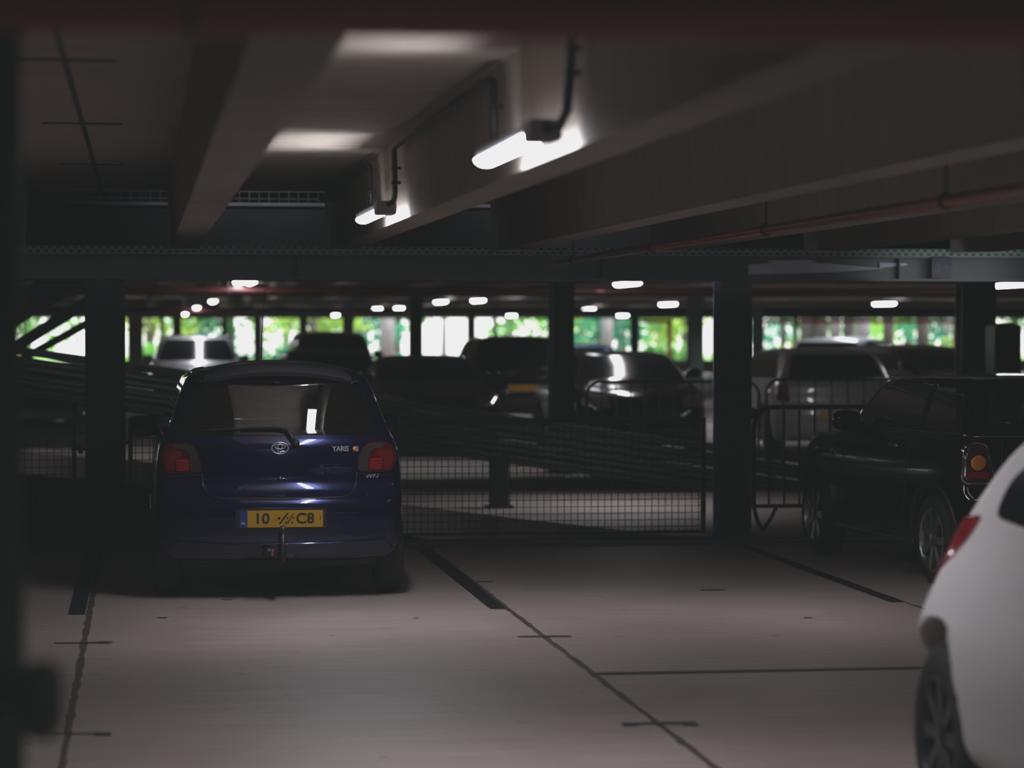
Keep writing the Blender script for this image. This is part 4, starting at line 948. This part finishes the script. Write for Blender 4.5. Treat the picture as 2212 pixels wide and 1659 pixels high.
# post holding the ramp
q = onz(1078, 1097); column('short ramp support post with bolted foot behind the mesh fence', q.x, q.y, .50, .17, .17, m1=M_steel2, z0=0)
m = MB(); m.box(q.x - .3, q.x + .3, q.y - .25, q.y + .25, .0, .03)
# rising ramp stringers at left
def stringer(label, x0, z0, x1, z1, y, h, mt):
    m = MB(); m.add([(x0, y, z0), (x1, y, z1), (x1, y, z1 + h), (x0, y, z0 + h), (x0, y + .3, z0), (x1, y + .3, z1), (x1, y + .3, z1 + h), (x0, y + .3, z0 + h)],
          [(0, 1, 2, 3), (7, 6, 5, 4), (0, 4, 5, 1), (3, 2, 6, 7), (1, 5, 6, 2), (0, 3, 7, 4)])
    o = m.build('ramp_stringer', mt); tag(o, label, 'ramp'); return o
def zpx(px, py, Y): q_ = ony(px, py, Y); return q_.x, q_.z
Y = 32.0; x0, z0 = zpx(20, 712, Y); x1, z1 = zpx(200, 609, Y)
stringer('dark blue-grey sloping ramp beam rising towards the column at far left', x0, z0, x1, z1, Y, .40, mottled('blue grey beam', (.03, .033, .045), (.045, .05, .065), 4))
Y = 33.5; x0, z0 = zpx(20, 772, Y); x1, z1 = zpx(225, 645, Y)
stringer('thin dark sloping beam below the ramp beam at far left', x0, z0, x1, z1, Y, .18, M_steel2)
Y = 33.7; x0, z0 = zpx(40, 790, Y); x1, z1 = zpx(262, 668, Y)
stringer('lowest dark sloping beam under the ramp at far left', x0, z0, x1, z1, Y, .12, M_steel2)

# ------------------------------------------------------------------ wire mesh fence panels along the girder line
def mesh_panel(label, x0, x1, y, zt, zb=.04, cell=.055, rail=.022):
    f = thing('mesh_fence_panel', label, 'fence', (x0, y, 0)); w = x1 - x0
    m = MB(); m.box(0, w, -rail, rail, zt - 2 * rail, zt); m.box(0, rail * 1.6, -rail, rail, zb, zt - 2 * rail); m.box(w - rail * 1.6, w, -rail, rail, zb, zt - 2 * rail); m.box(0, w, -rail * .6, rail * .6, zb, zb + rail); m.build('frame', M_dgalv, f)
    m = MB(); k = int(w / cell)
    for i in range(1, k): m.box(i * w / k - .003, i * w / k + .003, -.003, .003, zb, zt - .04)
    k = int((zt - zb) / cell)
    for i in range(1, k): zz = zb + i * (zt - zb) / k; m.box(0, w, -.004, .002, zz - .003, zz + .003)
    m.build('wire_mesh', M_dgalv, f); return f
YF = 20.75
mesh_panel('long wire mesh fence panel between the blue hatchback and the wide dark column', cx(700, YF), cx(1524, YF), YF, .985)
mesh_panel('wire mesh fence panel at far left of the left column', cx(-190, YF), cx(164, YF), YF, .96)
mesh_panel('wire mesh fence panel between the left column and the blue hatchback mirror', cx(276, YF), cx(690, YF), YF, .955)
for i, (px, py, lab) in enumerate(((174, 970, 'left'), (266, 955, 'right'))):
    p = ony(px, py, YF - .03); t = thing('fence_clamp', 'small dark clamp fixing the mesh panel to the %s side of the left column' % lab, 'clamp', p)
    MB().tube([(-.07, 0, 0), (.07, 0, 0)], .012, 8).build('clamp_bar', M_plastic, t)
    m = MB(); m.ball((0, 0, 0), .022, .02, .04, 10, 8, .7); m.build('clamp_knob', M_plastic, t, smooth=True)
p = ony(1624, 888, YF); t = thing('fence_clamp', 'dark clamp on the right side of the wide dark column, above the crowd barrier', 'clamp', p)
MB().tube([(-.05, 0, .0), (.05, 0, .0)], .018, 8).build('clamp_bar', M_plastic, t); m = MB(); m.ball((.01, 0, -.02), .024, .02, .05, 10, 8, .7); m.build('clamp_knob', M_plastic, t, smooth=True)

# ------------------------------------------------------------------ crowd control barriers
def crowd(label, px0, pyf, px1, zt=1.07, n=13, m1=M_dgalv):
    a = onz(px0, pyf); b = Vector((cx(px1, a.y), a.y, 0)); w = b.x - a.x; R = .16
    t = thing('crowd_barrier', label, 'barrier', (a.x, a.y, 0))
    arc = lambda cx_, cz_, s, e: [(cx_ + R * math.cos(q), 0, cz_ + R * math.sin(q)) for q in np.linspace(s, e, 8)]
    pts = [(0, 0, .22)] + arc(R, zt - R, PI, PI / 2) + arc(w - R, zt - R, PI / 2, 0) + [(w, 0, .22)]
    MB().tube(pts, .019, 10).build('frame', m1, t, smooth=True)
    MB().tube([(0, 0, .22), (w, 0, .22)], .017, 8).build('bottom_rail', m1, t, smooth=True)
    for i in range(1, n):
        x = w * i / n; MB().tube([(x, 0, .22), (x, 0, zt - .005)], .009, 6).build('bar', m1, t, smooth=True)
    for x in (0, w):
        s_ = 1 if x == 0 else -1
        MB().tube([(x, 0, .22), (x + s_ * .03, 0, .10), (x + s_ * .08, 0, .02)], .018, 8).build('foot', m1, t, smooth=True)
        MB().tube([(x + s_ * .20, 0, .22), (x + s_ * .15, 0, .12), (x + s_ * .085, 0, .02)], .016, 8).build('foot', m1, t, smooth=True)
crowd('grey crowd barrier with a rounded corner just right of the wide dark column', 1628, 1150, 2180, 1.05, 17, M_galv_d if 'M_galv_d' in globals() else M_dgalv)
crowd('faint crowd barrier in front of the glossy black low car', 1268, 1028, 1640, 1.09, 12, M_galv)
crowd('pale crowd barrier standing directly behind the pale grey hatchback', 1655, 1035, 2040, 1.13, 11, M_galv)

# ticket machine
p = ony(2178, 700, 29.0)
t = thing('ticket_machine', 'tall rounded black machine with a red edge panel at the far right', 'machine', (p.x, 29.0, 0))
MB().prism(rrect(-.16, .13, 0.02, 1.77, .07), 'y', 0, .35).build('cabinet', M_plastic, t, bevel=.01); MB().prism(rrect(.131, .165, .3, 1.74, .01), 'y', .02, .33).build('red_side_panel', mat('red panel', (.45, .02, .02), .4), t)
MB().box(-.02, 0.0, -.01, 0, 1.25, 1.36).build('card_slot', M_chrome, t)

# ------------------------------------------------------------------ far facade with openings to the trees
ZS, ZT = .50, 2.05; YB = 95.5
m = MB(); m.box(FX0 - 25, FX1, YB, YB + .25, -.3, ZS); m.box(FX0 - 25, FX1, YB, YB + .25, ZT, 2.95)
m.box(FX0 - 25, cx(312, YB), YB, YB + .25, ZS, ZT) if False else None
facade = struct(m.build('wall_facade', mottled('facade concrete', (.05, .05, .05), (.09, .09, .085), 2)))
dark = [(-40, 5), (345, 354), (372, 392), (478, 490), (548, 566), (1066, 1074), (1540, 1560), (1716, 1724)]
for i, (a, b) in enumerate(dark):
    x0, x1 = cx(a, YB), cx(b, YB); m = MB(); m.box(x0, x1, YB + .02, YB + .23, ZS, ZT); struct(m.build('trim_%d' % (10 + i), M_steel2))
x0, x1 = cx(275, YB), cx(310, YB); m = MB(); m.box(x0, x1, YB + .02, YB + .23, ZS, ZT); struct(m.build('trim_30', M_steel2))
# red window frames
for (a, b) in ((1385, 1450), (1650, 2066)):
    x0, x1 = cx(a, YB), cx(b, YB); m = MB(); m.box(x0, x1, YB - .12, YB - .02, ZT - .18, ZT - .04); m.box(x1 - .16, x1, YB - .12, YB - .02, ZS, ZT - .04)
    m.build('red_frame', mat('bright red frame', (.5, .03, .03), .5), facade)

# ------------------------------------------------------------------ outside: ground, trees, bushes
m = MB(); m.box(-90, 90, 96.5, 190, -.6, -.3); struct(m.build('ground', mottled('grass ground', (.10, .22, .03), (.22, .40, .08), 1.2, rough=.9)))
M_bark = mottled('bark', (.06, .052, .045), (.14, .12, .10), 6, (1, 1, .3), rough=.9)
M_bark2 = mottled('pale bark', (.22, .21, .2), (.42, .38, .35), 5, (1, 1, .3), rough=.9)
def leafmat(name, c, e):
    m = mottled(name, tuple(q * .6 for q in c), c, 1.5, rough=.6); b = m.node_tree.nodes['Principled BSDF']
    nt = m.node_tree; out = nt.nodes['Material Output']; tr = N(m, 'ShaderNodeBsdfTranslucent'); tr.inputs[0].default_value = (*e, 1); mx = N(m, 'ShaderNodeMixShader'); mx.inputs[0].default_value = .5
    L(m, b, 0, mx, 1); L(m, tr, 0, mx, 2); L(m, mx, 0, out, 0); return m
LM = [leafmat('green leaves', (.14, .40, .07), (.30, .75, .14)), leafmat('yellow green leaves', (.25, .42, .05), (.55, .80, .12)), leafmat('blue green leaves', (.05, .22, .13), (.10, .45, .25)), leafmat('deep leaves', (.03, .13, .03), (.06, .26, .05))]
def leaves(cs, n, size, rng):
    m = MB()
    for _ in range(n):
        c, r = cs[rng.randrange(len(cs))]
        d = Vector((rng.gauss(0, 1), rng.gauss(0, 1), rng.gauss(0, 1))).normalized() * (rng.random()**.4)
        p = Vector(c) + Vector((d.x * r[0], d.y * r[1], d.z * r[2]))
        u = Vector((rng.gauss(0, 1), rng.gauss(0, 1), rng.gauss(0, 1))).normalized(); v = u.cross(Vector((rng.gauss(0, 1), rng.gauss(0, 1), rng.gauss(0, 1)))).normalized(); s = size * rng.uniform(.6, 1.3)
        m.add([p - u * s, p - v * s * .5, p + u * s, p + v * s * .5], [(0, 1, 2, 3)])
    return m
protos = []
for k in range(4):
    rng = random.Random(k + 3)
    m = leaves([((rng.uniform(-1.6, 1.6), rng.uniform(-1, 1), rng.uniform(1.2, 5.5)), (1.5, 1.2, 1.1)) for _ in range(9)], 1500, .17, rng)
    tm = MB(); tm.tube([(0, 0, -.5), (.05, 0, 1.2), (.0, .1, 3), (.2, 0, 5.5)], [.24, .2, .17, .08], 9)
    for _ in range(4): a = rng.uniform(0, 6.28); tm.tube([(0, 0, rng.uniform(1.0, 2.6)), (math.cos(a) * 1.3, math.sin(a) * 1.3, rng.uniform(3, 4.4))], [.07, .03], 6)
    protos.append((m, tm))
rng = random.Random(11)
specs = []
pxs = [60, 325, 430, 500, 620, 680, 770, 860, 1100, 1255, 1300, 1345, 1425, 1480, 1640, 1760, 1850, 1960, 2040, 2190]
pl = []
for i, px in enumerate(pxs):
    Y = [101, 106, 112, 104, 118][i % 5]; k = i % 4
    root = thing('tree', 'leafy green tree outside beyond the far openings', 'tree', (cx(px, Y), Y, -.3), rng.uniform(0, 6), 'trees outside beyond the openings')
    if len(pl) < 4:
        mm = protos[k]; c_ = mm[0].build('crown', LM[k], root); t_ = mm[1].build('trunk', M_bark if k % 2 else M_bark2, root); pl.append((c_, t_))
    else:
        for o in pl[k]: c = o.copy(); COL.objects.link(c); c.parent = root
for i, (px, Y, r, mt) in enumerate(((560, 99, .17, M_bark2), (835, 99, .30, M_bark2), (958, 100, .12, M_bark2), (1310, 99, .22, M_bark2), (1338, 104, .15, M_bark2), (1742, 99, .28, M_bark), (1775, 98.5, .2, M_bark), (1803, 99.5, .22, M_bark2), (1830, 99, .2, M_bark), (1865, 98.5, .24, M_bark2), (1918, 98.5, .22, M_bark), (1992, 98.5, .25, M_bark), (1690, 99, .12, M_bark))):
    root = thing('tree', 'bare straight tree trunk outside beyond the far openings', 'tree', (cx(px, Y), Y, -.3), 0, 'bare trunks outside')
    MB().tube([(0, 0, -.2), (.03, 0, 2), (0, 0, 7)], [r * 1.1, r, r * .8], 10).build('trunk', mt, root, smooth=True)
for i, (px, Y, s) in enumerate(((420, 99, 0), (520, 99, 2), (700, 98.5, 0), (1250, 98.5, 1), (1410, 99, 3), (1460, 99, 0), (1700, 98.5, 1), (1960, 99, 0), (2040, 98.5, 1), (1120, 99, 0), (330, 99, 0), (620, 98.7, 2))):
    rg = random.Random(i + 50); m = leaves([((rg.uniform(-.8, .8), 0, rg.uniform(.3, 1.1)), (.8, .5, .6)) for _ in range(4)], 380, .13, rg)
    o = m.build('bush', LM[s], None, loc=(cx(px, Y), Y, -.3)); tag(o, 'leafy bush outside beyond the far openings', 'bush', 'bushes outside beyond the openings')

# ------------------------------------------------------------------ light
w = bpy.data.worlds.new('world'); SC.world = w; w.use_nodes = True; nt = w.node_tree; bg = nt.nodes['Background']
sky = nt.nodes.new('ShaderNodeTexSky'); sky.sky_type = 'NISHITA'; sky.sun_disc = False; sky.sun_elevation = math.radians(55); sky.sun_rotation = math.radians(150)
hs = nt.nodes.new('ShaderNodeHueSaturation'); hs.inputs['Saturation'].default_value = .35; nt.links.new(sky.outputs[0], hs.inputs['Color']); nt.links.new(hs.outputs[0], bg.inputs[0]); bg.inputs[1].default_value = .95
sl_ = bpy.data.lights.new('sun', 'SUN'); sl_.energy = 6.0; sl_.angle = .02; so = bpy.data.objects.new('sun', sl_); COL.objects.link(so); so.rotation_euler = (math.radians(-38), math.radians(12), 0); so.location = (0, 100, 30)
# unseen luminaires of the same rows, behind the ribs at right and behind the camera; added fill lamps follow
area('row_and_fill_light', (3.87, 15.0, 2.36), (0, 0, 0), .08, 1.4, 7.0, 120)
area('row_and_fill_light', (3.87, 9.2, 2.36), (0, 0, 0), .08, 1.4, 3.0, 120)
area('row_and_fill_light', (1.3, 3.0, 2.30), (0, 0, 0), .08, 1.4, 12, 150)
area('row_and_fill_light', (-1.3, 9.2, 2.36), (0, 0, 0), .08, 1.4, 2.5, 130)
area('row_and_fill_light', (4.5, 24.6, 2.2), (0, 0, 0), .08, 1.4, 14, 110)
area('row_and_fill_light', (.2, 23.2, 2.25), (math.radians(55), 0, 0), 1.4, .08, 9, 140)  # added lamp without a fixture, brightens the ramp barrier
area('row_and_fill_light', (1.0, 20.2, 2.16), (math.radians(100), 0, 0), 7, .04, .9, 150)  # added strip lamp, no fixture, lights the girder and perforated strip
area('row_and_fill_light', (8.0, 20.2, 2.16), (math.radians(100), 0, 0), 7, .04, .9, 150)  # matching added strip for the right half of the girder
for x_, y_, e_ in ((1.1, 49.5, 22), (6.4, 36.5, 5), (9.0, 30.5, 10), (8.0, 41, 30), (11.3, 44, 60), (13.0, 47, 50), (8.4, 49.8, 25), (3.6, 31.5, 10), (-3, 36, 10)): area('row_and_fill_light', (x_, y_, 2.24), (0, 0, 0), .1, 1.4, e_, 150)  # added fill lamps above the far cars
area('row_and_fill_light', (6.5, 23.2, 2.02), (math.radians(150), 0, 0), .9, .1, 1.2, 120)  # added upward lamp behind the girder, no fixture
area('row_and_fill_light', (1.0, 21.3, 3.6), (math.radians(50), 0, 0), 1.4, .08, 3.5, 90)  # added lamp to brighten the pale edge in the slit
area('row_and_fill_light', (3.6, 21.3, 3.6), (math.radians(50), 0, 0), 1.4, .08, 5, 90)  # second lamp added for the slit edge
SC.view_settings.view_transform = 'Standard'; SC.view_settings.look = 'None'; SC.view_settings.exposure = 0; SC.view_settings.gamma = 1
SC.view_settings.use_curve_mapping = True
cm = SC.view_settings.curve_mapping; cm.use_clip = True; cm.extend = 'HORIZONTAL'
for i, (lo, hi) in enumerate(((.0108, .86), (.0116, .86), (.0118, .87))):
    c = cm.curves[i]; c.points[0].location = (0, lo); c.points[1].location = (1, hi)
cm.update()
cy = SC.cycles; cy.use_denoising = True; cy.use_adaptive_sampling = True; cy.adaptive_threshold = .03; cy.max_bounces = 8; cy.diffuse_bounces = 3; cy.glossy_bounces = 4; cy.transparent_max_bounces = 12; cy.sample_clamp_indirect = 3; cy.sample_clamp_direct = 30
cy.caustics_reflective = False; cy.caustics_refractive = False; cy.use_light_tree = True
